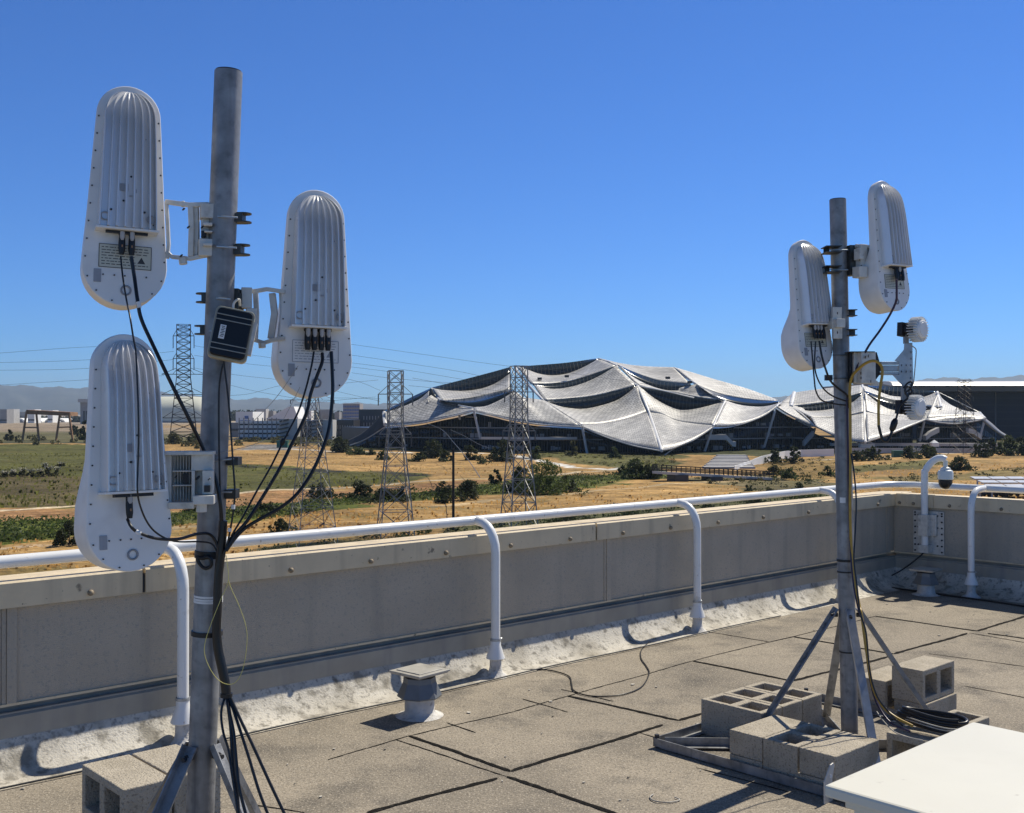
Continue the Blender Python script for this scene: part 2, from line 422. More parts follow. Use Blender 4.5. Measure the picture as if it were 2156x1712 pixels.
CANT = [(.034, .166), (.062, .118), (.10, .072), (.145, .034), (.19, .012), (.25, .005), (.275, .001)]
FLA = [(-.03, .276), (.012, .279), (.032, .268), (.034, .155)]
def parapet(name, label, mp, t0, t1, joints, gaps, rivets, copt, lf):
    root = thing(name, label, 'wall', mp((t0 + t1) / 2, 0, 0))
    b = MB(); b.span((t0, -.26, -.004), (copt[1] - .03 if mp is R1 else t1, -.031, .80), mp); b.build('wall_core', M['flash'], root)
    js = [t0] + joints + [t1]
    for a, c in zip(js[:-1], js[1:]):
        b = MB(); b.span((a + .035 if a != t0 else a, -.03, .327), (c - .035 if c != t1 else c, 0, .803), mp)
        b.build('panel', M['pan'], root)
    for j in joints:
        b = MB(); b.span((j - .034, -.03, .327), (j - .014, .006, .800), mp); b.span((j - .012, -.03, .327), (j + .034, .012, .800), mp)
        b.build('joint_strip', M['pan'], root)
    cs = [copt[0]] + gaps + [copt[1]]
    for i, (a, c) in enumerate(zip(cs[:-1], cs[1:])):
        b = MB(); b.extr([(-.30, .805), (-.30, .905), (-.292, .915), (.032, .928), (.041, .920), (.041, .800)], a + (.009 if i else 0), c - (.009 if c != copt[1] else 0), 12, mp, close=True)
        b.build('coping', M['cop'], root)
    for g in gaps:
        b = MB(); b.span((g - .02, -.29, .80), (g + .02, .030, .90), mp); b.build('coping_joint', M['dark'], root)
    for x in rivets:
        b = MB(); c = mp(x, .041, .832); ax = (mp(x, 1, 0) - mp(x, 0, 0))
        b.tube([c - ax * .002, c + ax * .008, c + ax * .016, c + ax * .020], [.016, .016, .012, .003], 12)
        b.build('rivet', M['rivet'], root, smooth=50)
    b = MB(); b.span((t0, -.03, .314), (t1, .010, .3265), mp); b.build('drip_edge', M['cop'], root)
    b = MB(); b.extr(FLA, t0, t1, 30, mp); b.extr([(.0, .286), (.018, .286), (.018, .277), (0, .277)], t0, t1, 4, mp, close=True)
    b.build('base_flashing', M['flash'], root)
    b = MB(); b.extr(CANT, t0, t1, int((t1 - t0) / .05), mp, jit=.0025); b.build('cant_strip', M['cant'], root, smooth=40)
    return root
gap1 = [col_t(304, .04), col_t(1255, .04), 7.80]
riv1 = [col_t(x, .04) for x in (191, 612, 780, 938, 1074, 1199, 1310, 1410, 1510, 1605, 1700, 1846)]
parapet('parapet_wall', 'long beige stucco parapet with cream coping running behind the left mast to the far corner', R1, -3.2, TC - .002,
        [col_t(20), col_t(1277), 8.62], gap1, riv1, (-3.2, TC + .30), 0)
parapet('parapet_wall', 'short parapet from the far corner to the right edge, carrying the camera mount', R2, .002, 4.6,
        [2.6], [col_s(1943, .04)], [col_s(x, .04) for x in (1893, 1922, 1998, 2107)], (.043, 4.6), 1)

# handrail : one welded frame
hr = thing('handrail', 'white pipe handrail on bent posts following the parapet round the corner', 'handrail', R1(2, .2, 0))
b = MB()
RP = [R1(-3.2, -.02, 1.02), R1(TC - .30, -.02, 1.02)] 
RP += [R1(TC - .3 + .32 * math.sin(a), -.02 + .32 - .32 * math.cos(a), 1.02) for a in [math.radians(q) for q in range(10, 90, 10)]]
RP += [R2(.32, -.02, 1.02), R2(4.6, -.02, 1.02)]
b.tube(RP, .032, 16); b.build('rail', M['white_r'], hr, smooth=60)
def post(mp, t, n, side):
    b = MB()
    path = [mp(t, n, .14), mp(t, n, .82)] + [mp(t, n - .16 + .16 * math.cos(a), .82 + .195 * math.sin(a)) for a in [math.radians(q) for q in range(15, 91, 15)]] + [mp(t, -.01, 1.02)]
    b.tube(path, .0305, 16); b.build('post', M['white_r'], hr, smooth=60)
    b = MB(); c = mp(t, n, 0)
    b.lathe(c, [(.062, .118), (.064, .122), (.036, .205), (.034, .25), (.031, .25)], 20, cap=False)
    b.build('storm_collar', M['white_r'], hr, smooth=40)
    b = MB(); b.lathe(c, [(.09, .0), (.075, .008), (.048, .03), (.04, .06), (.038, .14)], 18); b.build('pipe_boot', M['ventb'], hr, smooth=50)
    b = MB(); ax = (mp(t + 1, n, 0) - mp(t, n, 0)); b.lathe(c, [(.0345, .235), (.0375, .235), (.0375, .25), (.0345, .25)], 18)
    b.tube([c + Vector((0, 0, .242)) + ax * .03, c + Vector((0, 0, .242)) + ax * .055], .006, 6); b.build('collar_clamp', M['galv_l'], hr)
def tn(x, y):
    p = Fl(x, y) - P0; return p.dot(D1), p.dot(NN)
for x in (386, 1043, 1467): post(R1, col_t(x, .19), .19, 0)
post(R1, col_t(1770, .22), .22, 0)
pr = Fl(2044, 1257) - CR
post(R2, pr.dot(NN), -pr.dot(D1), 1)

# roof vents
def vent(label, loc, rz, sc):
    v = thing('roof_vent', label, 'vent', loc, rz)
    b = MB(); b.lathe((0, 0, 0), [(.14, .001), (.12, .005), (.097, .014), (.086, .03), (.086, .125)], 24); b.build('vent_pipe', M['ventb'], v, world=False, smooth=40)
    b = MB(); b.lathe((0, 0, 0), [(.09, .112), (.128, .112), (.13, .118), (.096, .195), (.092, .225)], 8); b.build('storm_collar', M['ventd'], v, world=False)
    b = MB(); b.lathe((0, 0, 0), [(.070, .225), (.070, .25)], 12); b.build('neck', M['dark'], v, world=False)
    b = MB(); b.box((0, 0, .258), (.25, .25, .012)); b.box((0, 0, .249), (.235, .235, .009)); b.box((0, 0, .2665), (.19, .19, .005))
    b.build('cap_plate', M['vent'], v, world=False, bevel=.003)
    return v
vent('grey roof vent with square cap beside the first full post', Fl(883, 1506), A1 + .12, 1)
v2 = vent('squat roof vent in the shaded far corner under the camera mount', Fl(1949, 1252), A1 + .05, 1)
v2.scale = (.95, .95, .95)

# ================================================================ MASTS
PR = .0425
def frame_pt(c, t, n, z): return c + D1 * t + NN * n + Vector((0, 0, z))
def mast(label, base, top, turn):
    m = thing('antenna_mast', label, 'mast', (base.x, base.y, 0))
    ax = (top - base).normalized()
    b = MB(); b.tube([base, top], PR, 28); b.build('pole', M['galv'], m, smooth=40)
    b = MB(); b.tube([top + ax * .001, top + ax * .004], [PR * .93, PR * .93], 28); b.build('pole_end', M['dark'], m)
    c = Vector((base.x, base.y, 0)); H = .72
    # base frame of angle iron
    L = .72
    def angle(p, q, name='frame_rail', flip=1):
        b = MB(); d = (q - p).normalized(); s = Vector((d.y, -d.x, 0)) * flip; u = Vector((0, 0, 1))
        b.prism([p, p + s * .045, p + s * .045 + u * .005, p + s * .005 + u * .005, p + s * .005 + u * .045, p + u * .045], q - p)
        b.build(name, M['galv'], m)
    k = [frame_pt(c, -L, -L, .006), frame_pt(c, -L, L, .006), frame_pt(c, L, L, .006), frame_pt(c, L, -L, .006)]
    for i in range(4): angle(k[i], k[(i + 1) % 4], 'frame_rail', -1)
    for i in range(4):
        d = (c - k[i]); d.z = 0; d.normalize()
        angle(k[i] + d * .06 + Vector((0, 0, .004)), c - d * .05 + Vector((0, 0, .010)), 'frame_strut')
        b = MB(); b.cyl(k[i] + Vector((0, 0, .02)) + d * .02, k[i] + Vector((0, 0, .062)) + d * .02, .013, 8); b.build('frame_bolt', M['dark'], m)
    for i in range(4):                       # slanting braces, folded angle
        d = (k[i] - c); d.z = 0; d.normalize(); d = Matrix.Rotation(math.radians(turn), 3, 'Z') @ d; q = Vector((-d.y, d.x, 0))
        a = base + ax * H + d * (PR + .004); e = c + d * .50 + Vector((0, 0, .03))
        b = MB(); n = (e - a).normalized(); o = n.cross(q)
        b.prism([a + q * .022, a - q * .022, a - q * .022 + o * .022, a - q * .017 + o * .022, a - q * .017 + o * .005, a + q * .022 + o * .005], e - a)
        b.build('brace', M['galv_l'] if i == 1 and not turn else M['galv'], m)
        b = MB(); bp = base + ax * (H - .03) + d * (PR + .006); b.cyl(bp, bp + d * .02, .012, 6); b.cyl(bp + d * .02, bp + d * .034, .007, 8)
        b.build('brace_bolt', M['dark'], m)
    b = MB(); b.box((c.x, c.y, .012), (.16, .16, .012), rot=Matrix.Rotation(A1, 3, 'Z')); b.build('base_plate', M['galv'], m)
    return m, ax
LB = Vector(((410 - CX) / F * 3.35, 3.35, .012)); LT = Wd(481, 152, 3.35)
RB = Vector((1.752, 5.64, .012)); RT = Wd(1763, 421, 5.64)
RB.x = (1787.5 - CX) / F * 5.64
lm, lax = mast('nearer leaning steel pole on the left holding three panel antennas', LB, LT, -25)
rm, rax = mast('farther steel pole on the right held by slanting braces among concrete blocks', RB, RT, 0)
def bands(m, ax, base, zs, name, mt, h, over=.0012):
    for z in zs:
        p = base + ax * z; b = MB(); b.tube([p, p + ax * h], PR + over, 28, cap=True); b.build(name, mt, m, smooth=40)
def zat(base, ax, px, py, d): return (Wd(px, py, d).z - base.z) / ax.z
for y in (1256, 1262, 1267): bands(lm, lax, LB, [zat(LB, lax, 430, y, 3.35)], 'label_band', M['labw'], .0062)
def sticker(m, p, wid, h, mt, name='sticker', tl=0):
    b = MB(); f = (C0 - p); f.z = 0; f.normalize(); s = Vector((-f.y, f.x, 0))
    for i in range(6):
        a0 = -.5 + i / 6 + tl; a1 = -.5 + (i + 1) / 6 + tl
        def q(a, z): return p + f * (math.sqrt(max(0, PR ** 2 - (a * wid) ** 2)) + .0012) + s * (a * wid) + Vector((0, 0, z))
        o = len(b.v); b.v += [q(a0, -h / 2), q(a1, -h / 2), q(a1, h / 2), q(a0, h / 2)]; b.f.append((o, o + 1, o + 2, o + 3))
    b.build(name, mt, m)
sticker(lm, LB + lax * zat(LB, lax, 487, 660, 3.35), .020, .026, M['labw'], tl=1.45)
sticker(rm, RB + rax * zat(RB, rax, 1775, 1052, 5.64), .028, .028, M['labw'], tl=-.3)

# ================================================================ PANEL ANTENNAS
def hwid(z):                      # half width of the back plate
    t = (z + .22) / .47
    w0 = .1225 + (.093 - .1225) * min(1, max(0, t))
    if z < -.2175: w0 = .1225 * math.sqrt(max(0, 1 - ((-.2175 - z) / .1225) ** 2))
    if z > .247: w0 = .093 * math.sqrt(max(0, 1 - ((z - .247) / .093) ** 2))
    return w0
def thick(z):
    if z > .0: return .052 - .012 * min(1, z / .33)
    t = min(1, max(0, (-z - .0) / .17)); t = t * t * (3 - 2 * t)
    return .052 + .088 * t
def outline():
    R = []
    for i in range(17): a = math.pi * i / 16; R.append((.093 * math.cos(a), .247 + .093 * math.sin(a)))
    for i in range(1, 14): z = .247 - .4645 * i / 14; R.append((-hwid(z), z))
    for i in range(19): a = math.pi + math.pi * i / 18; R.append((.1225 * math.cos(a), -.2175 + .1225 * math.sin(a)))
    for i in range(13, 0, -1): z = .247 - .4645 * i / 14; R.append((hwid(z), z))
    return R
def antenna_shell():
    O = outline(); n = len(O); b = MB()
    rings = [(.985, lambda z: -.0012), (1.0, lambda z: .002), (1.0, lambda z: .016), (.985, lambda z: .018), (.985, lambda z: thick(z) * .8), (.93, lambda z: thick(z) * .94), (.80, lambda z: thick(z))]
    for s, fy in rings:
        for x, z in O: 
            zz = z * (1 - (1 - s) * .45); b.v.append(Vector((x * s, fy(z), zz)))
    for k in range(len(rings) - 1):
        for i in range(n):
            j = (i + 1) % n; b.f.append((k * n + i, k * n + j, (k + 1) * n + j, (k + 1) * n + i))
    # back face and front face as strips between the two sides
    def fill(k):
        o = k * n
        c = len(b.v); cz = sum((b.v[o + i] for i in range(n)), Vector()) / n
        b.v.append(Vector((0, b.v[o].y, cz.z)) if k == 0 else Vector((0, .09, cz.z)))
        for i in range(n): b.f.append((o + i, o + (i + 1) % n, c))
    b.f.append(tuple(range(n))); fill(len(rings) - 1)
    return b
NR = 7
def sink():
    """finned cooling plate: saw-tooth section that dives into the back plate at the top"""
    b = MB(); zb, zt = -.110, .322; nz = 30; xs = []
    for r in range(NR):
        u0 = -1 + 2 * r / NR
        xs += [(u0 + .004, 0), (u0 + .026, 1), (u0 + .062, 1), (u0 + .088, .30), (u0 + .2, .08)]
    xs += [(1 - .05, 0), (1 - .03, 1), (1, 1)]
    m = len(xs)
    for j in range(nz + 1):
        t = j / nz; t = 1 - (1 - t) ** 1.5; z = zb + (zt - zb) * t
        hw = .0835 - .012 * (z - zb) / .4
        if z > .236: hw *= math.sqrt(max(.0, 1 - ((z - .236) / .087) ** 2))
        ba = .052
        for_u = []
        for u, k in xs:
            zz = max(0, (z - .11) / (.212)); 
            base = ba * max(0, 1 - min(1, zz) ** 2.3) ** .62 * (1 - .22 * u * u); rib = .019 * k * (1 - min(1, zz) ** 6)
            b.v.append(Vector((u * hw, -base - rib - .001, z)))
    for j in range(nz):
        for i in range(m - 1):
            a = j * m + i; b.f.append((a, a + 1, a + m + 1, a + m))
    # bottom and side skirts
    o = len(b.v)
    for i in range(m): b.v.append(Vector((b.v[i].x, 0.0, zb)))
    for i in range(m - 1): b.f.append((i, o + i, o + i + 1, i + 1))
    for e in (0, m - 1):
        o = len(b.v)
        for j in range(nz + 1): p = b.v[j * m + e]; b.v.append(Vector((p.x, .0, p.z)))
        for j in range(nz): b.f.append((j * m + e, (j + 1) * m + e, o + j + 1, o + j))
    return b
def disc_pts(mb, pts, r, d=.003, y0=-.002, k=8):
    for x, y, z in pts: mb.cyl((x, y, z), (x, y - d, z), r, k)
    return mb
def antenna(label, px, py, d, yaw, tilt, roll, conns, plate=True, extra=True, warm=0):
    c = Wd(px, py, d)
    a = thing('panel_antenna', label, 'antenna', c, rot=(math.radians(tilt), math.radians(roll), math.radians(yaw)), group='finned panel antennas on the two masts')
    if not PROTO:
        PROTO['shell'] = antenna_shell().build('radome_shell', M['ant'], a, world=False, smooth=35)
        PROTO['sink'] = sink().build('heat_sink', M['fin'], a, world=False, smooth=14)
        b = MB(); b.box((0, -.029, -.1145), (.180, .058, .007)); PROTO['ledge'] = b.build('bottom_ledge', M['ant'], a, world=False, bevel=.001)
        b = MB(); pts = []
        for i in range(9):
            z = .235 - i * .054
            for s in (-1, 1): pts.append((s * (hwid(z) - .0075), -.002, z))
        for an in (200, 225, 252, 288, 315, 340): pts.append((.113 * math.cos(math.radians(an)), -.002, -.2175 + .113 * math.sin(math.radians(an))))
        for x in (-.062, -.03, .0, .03, .062): pts.append((x, -.002, -.248))
        disc_pts(b, pts, .0024); PROTO['screws'] = each(b, 'edge_screw', M['dark'], a, world=False)
        b = MB(); disc_pts(b, [(-.048, -.049, -.060), (.047, -.049, -.060), (-.043, -.040, .165), (.044, -.040, .165), (-.073, -.038, -.095), (.073, -.038, -.095), (.006, -.047, .045), (-.014, -.047, -.03)], .0030, .010)
        PROTO['sbolts'] = each(b, 'heat_sink_screw', M['dark'], a, world=False)
        b = MB()
        for x in (-.064, .066):
            b.tube([Vector((x + .0115 * math.cos(q), -.0535, -.080 + .0115 * math.sin(q))) for q in [2 * math.pi * i / 18 for i in range(19)]], .0017, 6)
        PROTO['rings'] = each(b, 'embossed_ring', M['gpatch'], a, world=False)
        b = MB(); b.tube([Vector((.004 + .0135 * math.cos(q), -.003, -.292 + .0135 * math.sin(q))) for q in [2 * math.pi * i / 20 for i in range(21)]], .0032, 6)
        PROTO['vent_ring'] = b.build('breather_ring', M['gpatch'], a, world=False, smooth=60)
        b = MB(); b.box((-.013, -.0545, .01), (.026, .006, .022)); b.box((.021, -.0545, .002), (.004, .006, .012)); b.box((.008, -.0545, -.014), (.012, .006, .004))
        PROTO['mark'] = each(b, 'faded_sticker', M['gpatch'], a, world=False)
    else:
        for v in list(PROTO.values()):
            for p in (v if isinstance(v, list) else [v]):
                q = p.copy(); COL.objects.link(q); q.parent = a
    if plate:
        b = MB(); b.box((.0, -.0022, -.190), (.152, .0018, .072)); o = b.build('rating_plate', M['lab'] if plate == 1 else M['ant'], a, world=False, bevel=.0005)
        b = MB()
        for q in ((0, -.155, .150, .0018), (0, -.225, .150, .0018), (-.075, -.190, .0018, .070), (.075, -.190, .0018, .070)): b.box((q[0], -.0034, q[1]), (q[2], .0012, q[3]))
        rr = random.Random(3)
        for k in range(7):
            z = -.164 - k * .0085; x = -.068
            while x < (.02 if k in (3, 4, 5) else .062):
                ww = rr.uniform(.004, .016); b.box((x + ww / 2, -.0034, z), (ww, .001, .0022)); x += ww + rr.uniform(.002, .005)
        b.prism([(.035, -.0034, -.208), (.058, -.0034, -.208), (.0465, -.0034, -.188)], (0, .001, 0))
        g = b.build('plate_print', M['ink'] if plate == 1 else M['gpatch'], o, world=False)
    b = MB(); b.box((-.078, -.0025, -.252), (.021, .0025, .040)); disc_pts(b, [(-.078, -.0035, -.240), (-.078, -.0035, -.252), (-.078, -.0035, -.264)], .002, .001)
    b.build('grey_tag', M['gpatch'], a, world=False, bevel=.002)
    DZ = -.022
    for x, used in conns:
        b = MB(); b.box((x, -.026, -.100 + DZ), (.018, .024, .010)); b.tube([(x, -.028, -.102 + DZ), (x, -.028, -.128 + DZ), (x, -.029, -.150 + DZ), (x, -.029, -.166 + DZ)], [.0085, .010, .010, .0075], 12)
        o = b.build('connector', M['blk'], a, world=False, smooth=50)
        if used:
            b = MB(); b.tube([(x, -.037, -.098 + DZ), (x, -.037, -.116 + DZ), (x, -.0365, -.124 + DZ)], [.0072, .0072, .0035], 10); b.build('latch_cap', M['cap'], o, world=False, smooth=50)
            b = MB(); b.box((x, -.0395, -.142 + DZ), (.004, .003, .007)); b.build('latch', M['rust'], o, world=False)
    return a
PROTO = {}
a1 = antenna('upper left white finned panel antenna, highest on the left pole', 267, 412, 3.30, 25, -3, 1.6, [(-.034, 0), (-.013, 1), (.015, 1), (.038, 0)][1:3])
a2 = antenna('white finned panel antenna right of the left pole, with four plugged cables', 665, 618, 3.52, 24, -2, 1.0, [(-.033, 1), (-.011, 1), (.012, 1), (.034, 1)], plate=2)
a3 = antenna('lowest white panel antenna on the left pole, seen from above over the rail', 270, 952, 3.10, 40, -4, -.2, [(-.012, 1)], plate=0)
a4 = antenna('lower panel antenna on the left side of the right pole', 1707, 640, 5.62, 31, -7, -1.5, [(-.03, 1), (-.008, 1), (.014, 1), (.036, 0)])
a5 = antenna('upper panel antenna on the right side of the right pole', 1873, 517, 5.56, 34, -6, -1.5, [(-.012, 0), (.008, 1), (.036, 0)])
b = MB(); b.box((-.002, -.034, -.1215), (.11, .02, .012)); b.build('connector_bar', M['blk'], a3, world=False)
b = MB(); b.box((0, -.03, -.1205), (.12, .016, .009)); b.build('connector_bar', M['blk'], a1, world=False)
b = MB(); b.box((0, -.03, -.1205), (.12, .016, .009)); b.build('connector_bar', M['blk'], a4, world=False)
b = MB(); b.box((0, -.03, -.1205), (.12, .016, .009)); b.build('connector_bar', M['blk'], a5, world=False)

def bar(b, pts, d, r, k=4, dd=0):
    n = len(pts); b.tube([Wd(x, y, d + dd * i / max(1, n - 1)) for i, (x, y) in enumerate(pts)], r, k); return b
def pbox(b, x0, y0, x1, y1, d, th, yaw=0):
    """box whose face runs between two picture points at distance d, th thick"""
    p = Wd(x0, y0, d); q = Wd(x1, y1, d); c = (p + q) / 2; sz = (abs(q.x - p.x), th, abs(q.z - p.z))
    b.box(c, sz, rot=Matrix.Rotation(math.radians(yaw), 3, 'Z')); return b
def jaw(b, x, y, d, w, flip, hgt=18):
    """pipe clamp jaw: two rounded flanges and a web"""
    for k in (0, 1):
        c = Wd(x, y + hgt * k, d); n = 14; ro = w; 
        poly = [c + Vector((ro * math.cos(2 * math.pi * i / n), ro * .95 * math.sin(2 * math.pi * i / n), 0)) for i in range(n)]
        b.prism(poly, (0, 0, .004))
    p = Wd(x - flip * 8, y, d); q = Wd(x - flip * 8, y + hgt, d)
    b.box((p + q) / 2, (.028, .05, abs(p.z - q.z)))
    return b
# --- bracket of antenna 1
b = MB()
bar(b, [(350, 424), (353, 470), (355, 515), (352, 545)], 3.33, .0075); bar(b, [(348, 425), (368, 428), (400, 432), (440, 431)], 3.33, .010)
bar(b, [(350, 530), (362, 541), (400, 545), (432, 538)], 3.33, .009); bar(b, [(402, 436), (404, 480), (402, 540)], 3.33, .012)
bar(b, [(412, 436), (413, 500), (411, 538)], 3.34, .013)
pbox(b, 422, 431, 449, 462, 3.33, .05, 20); pbox(b, 424, 462, 448, 505, 3.345, .035, 20); pbox(b, 418, 505, 447, 541, 3.33, .05, 20)
pbox(b, 428, 470, 446, 477, 3.31, .03, 20); pbox(b, 430, 487, 446, 491, 3.31, .03, 20); pbox(b, 428, 513, 446, 519, 3.30, .03, 20)
bar(b, [(384, 542), (386, 557)], 3.32, .013, 8); bar(b, [(386, 436), (384, 424)], 3.33, .008, 6)
b.build('bracket', M['brk'], a1, bevel=.002)
b = MB()
for x, y in ((396, 478), (425, 478), (381, 538), (386, 440), (430, 497)): bar(b, [(x, y), (x + 1, y + 1)], 3.305, .006, 8)
pbox(b, 424, 487, 434, 500, 3.315, .02, 20)
each(b, 'bracket_bolt', M['dark'], a1)
b = MB(); pbox(b, 450, 444, 462, 465, 3.35, .06); pbox(b, 449, 510, 461, 533, 3.35, .06)
each(b, 'clamp_saddle', M['jaw'], a1)
for q in ((512, 452, 3.36, .026, 1), (509, 518, 3.36, .026, 1, 20)): b = MB(); jaw(b, *q); b.build('pipe_clamp', M['jaw'], a1)
b = MB(); bar(b, [(458, 456), (500, 458)], 3.30, .003, 6); bar(b, [(456, 519), (498, 522)], 3.30, .003, 6); each(b, 'clamp_rod', M['galv_l'], a1)
# --- bracket of antenna 2
b = MB()
bar(b, [(538, 616), (540, 660), (537, 718)], 3.46, .011); bar(b, [(528, 614), (545, 612), (562, 609), (600, 615)], 3.46, .009)
bar(b, [(573, 618), (578, 660), (570, 714)], 3.48, .014); bar(b, [(592, 614), (594, 660), (588, 714)], 3.50, .010)
bar(b, [(532, 715), (556, 722), (575, 716), (600, 712)], 3.46, .009); bar(b, [(551, 722), (552, 733)], 3.45, .012, 8)
pbox(b, 508, 607, 530, 650, 3.42, .05, 15); pbox(b, 518, 650, 540, 715, 3.42, .04, 15)
b.build('bracket', M['brk'], a2, bevel=.002)
b = MB(); pbox(b, 489, 610, 507, 655, 3.40, .07); pbox(b, 500, 618, 508, 640, 3.38, .02)
b.build('clamp_saddle', M['jaw'], a2)
for q in ((430, 620, 3.36, .026, -1), (427, 688, 3.36, .026, -1, 17)): b = MB(); jaw(b, *q); b.build('pipe_clamp', M['jaw'], a2)
b = MB(); bar(b, [(455, 628), (485, 630)], 3.30, .003, 6); bar(b, [(440, 697), (475, 699)], 3.30, .003, 6); each(b, 'clamp_rod', M['galv_l'], a2)
# --- bracket of antenna 3 : tray with louvres
b = MB()
pbox(b, 349, 952, 362, 1072, 3.20, .04, 10); pbox(b, 405, 955, 449, 990, 3.22, .05, 10); pbox(b, 349, 950, 450, 957, 3.20, .07, 10)
pbox(b, 363, 958, 404, 1058, 3.235, .008, 10); pbox(b, 404, 990, 448, 1060, 3.235, .02, 10); pbox(b, 358, 1056, 410, 1070, 3.19, .06, 10)
for i in range(6): pbox(b, 368 + i * 6, 960, 370 + i * 6, 1056, 3.222, .02, 10)
pbox(b, 364, 990, 404, 993, 3.21, .03, 10); pbox(b, 364, 1020, 404, 1023, 3.21, .03, 10)
pbox(b, 428, 990, 449, 1040, 3.20, .05, 10); pbox(b, 410, 1042, 452, 1060, 3.18, .08, 10); bar(b, [(424, 1060), (424, 1078)], 3.18, .016, 8)
pbox(b, 405, 990, 412, 1056, 3.21, .05, 10)
b.build('bracket', M['brk'], a3, bevel=.002)
b = MB(); pbox(b, 386, 997, 397, 1018, 3.215, .02, 10); bar(b, [(370, 1003), (371, 1004)], 3.19, .005, 8); bar(b, [(415, 1005), (417, 1007)], 3.19, .008, 8); bar(b, [(440, 1008), (441, 1009)], 3.16, .006, 8); pbox(b, 430, 1022, 442, 1036, 3.165, .01, 10)
each(b, 'bracket_bolt', M['dark'], a3)
b = MB(); pbox(b, 482, 962, 505, 979, 3.36, .05); pbox(b, 478, 1030, 500, 1049, 3.36, .05); each(b, 'pipe_clamp', M['jaw'], a3)
b = MB(); bar(b, [(440, 971), (492, 966)], 3.30, .003, 6); bar(b, [(440, 1036), (488, 1036)], 3.30, .003, 6); each(b, 'clamp_rod', M['galv_l'], a3)
# hinge lugs on the left of antenna 3
b = MB(); bar(b, [(183, 955), (190, 958), (196, 952)], 3.12, .006, 8); bar(b, [(170, 1060), (180, 1062), (196, 1058)], 3.14, .007, 8); b.build('hinge_lug', M['galv_l'], a3)
# --- right mast brackets (crop coordinates helper)
def q4(x, y): return (1598.5 + .2912 * x, 361 + .2912 * y)
def pb4(b, x0, y0, x1, y1, d, th, yaw=0): return pbox(b, *q4(x0, y0), *q4(x1, y1), d, th, yaw)
b = MB()
pb4(b, 685, 535, 745, 755, 5.60, .09, 20); pb4(b, 745, 545, 830, 740, 5.62, .06, 20); pb4(b, 700, 560, 735, 640, 5.54, .05, 20); pb4(b, 690, 690, 760, 770, 5.55, .06, 20)
bar(b, [q4(700, 765), q4(800, 745), q4(885, 748)], 5.55, .010); bar(b, [q4(690, 538), q4(830, 548)], 5.58, .012)
b.build('bracket', M['brk'], a5, bevel=.003)
b = MB(); pb4(b, 630, 540, 684, 755, 5.62, .07, 10)
for y in (570, 712):
    pb4(b, 462, y - 22, 505, y + 24, 5.62, .006); pb4(b, 462, y - 24, 575, y - 18, 5.585, .10); pb4(b, 462, y + 18, 575, y + 24, 5.585, .10)
b.build('pipe_clamp', M['jaw'], a5)
b = MB(); bar(b, [q4(505, 568), q4(640, 568)], 5.58, .003, 6); bar(b, [q4(505, 712), q4(640, 712)], 5.58, .003, 6); each(b, 'clamp_rod', M['galv_l'], a5)
b = MB(); 
for x, y in ((660, 645), (722, 632), (735, 690)): bar(b, [q4(x, y), q4(x + 2, y)], 5.53, .010, 8)
each(b, 'bracket_bolt', M['dark'], a5)
b = MB(); pb4(b, 520, 982, 592, 1075, 5.57, .02, 12); pb4(b, 540, 1068, 606, 1130, 5.55, .05, 12); pb4(b, 525, 1130, 595, 1210, 5.57, .02, 12); pb4(b, 505, 1060, 530, 1140, 5.58, .05, 12)
b.build('bracket', M['brk'], a4, bevel=.002)
b = MB()
for y in (1027, 1168):
    pb4(b, 636, y - 24, 690, y + 22, 5.64, .006); pb4(b, 630, y - 25, 690, y - 19, 5.62, .08); pb4(b, 630, y + 16, 690, y + 22, 5.62, .08)
b.build('pipe_clamp', M['jaw'], a4)
b = MB()
for x, y in ((562, 1025), (562, 1165), (585, 1095), (548, 1100)): bar(b, [q4(x, y), q4(x + 2, y)], 5.54, .007, 8)
each(b, 'bracket_bolt', M['dark'], a4)

# ================================================================ arm with two small finned radios on the right mast
def q7(x, y): return (1718.8 + .18066 * x, 687.5 + .1807 * y)
arm = thing('mounting_arm', 'perforated grey steel arm holding two round radios off the right pole', 'mounting arm', Wd(1880, 775, 5.6))
def pb7(b, x0, y0, x1, y1, d, th, yaw=0): return pbox(b, *q7(x0, y0), *q7(x1, y1), d, th, yaw)
b = MB(); pb7(b, 735, 412, 960, 445, 5.58, .05); pb7(b, 735, 455, 960, 525, 5.585, .04); pb7(b, 735, 532, 960, 566, 5.58, .05); b.build('arm_beam', M['galv_l'], arm, bevel=.002)
b = MB()
P = [q7(x, y) for x, y in ((1025, 190), (1115, 190), (1125, 700), (1090, 720), (1010, 700), (890, 566), (960, 566), (960, 412), (910, 400), (1020, 270))]
b.prism([Wd(x, y, 5.55) for x, y in P], (0, .008, 0)); b.build('gusset_plate', M['galv_l'], arm)
b = MB(); pb7(b, 1018, 30, 1062, 200, 5.56, .03); pb7(b, 990, 690, 1050, 1010, 5.56, .03); pb7(b, 1062, 10, 1110, 40, 5.56, .02); each(b, 'radio_strap', M['galv'], arm)
b = MB()
for x, y in [(988, 452), (1042, 452), (1096, 452), (988, 525), (1042, 525), (1096, 525), (1098, 300), (1098, 375), (1096, 600), (1092, 680), (1085, 165), (1082, 120)]:
    bar(b, [q7(x, y), q7(x + 1, y)], 5.548, .0055, 10)
each(b, 'punched_hole', M['blk'], arm)
b = MB(); pb7(b, 460, 300, 640, 670, 5.56, .10, 10); pb7(b, 400, 300, 460, 660, 5.60, .10); b.build('clamp_block', M['brk'], arm, bevel=.004)
b = MB(); b.prism([Wd(*q7(x, y), 5.58) for x, y in ((640, 300), (700, 300), (735, 420), (735, 560), (690, 620), (640, 560))], (0, .06, 0)); pb7(b, 355, 310, 400, 655, 5.62, .09)
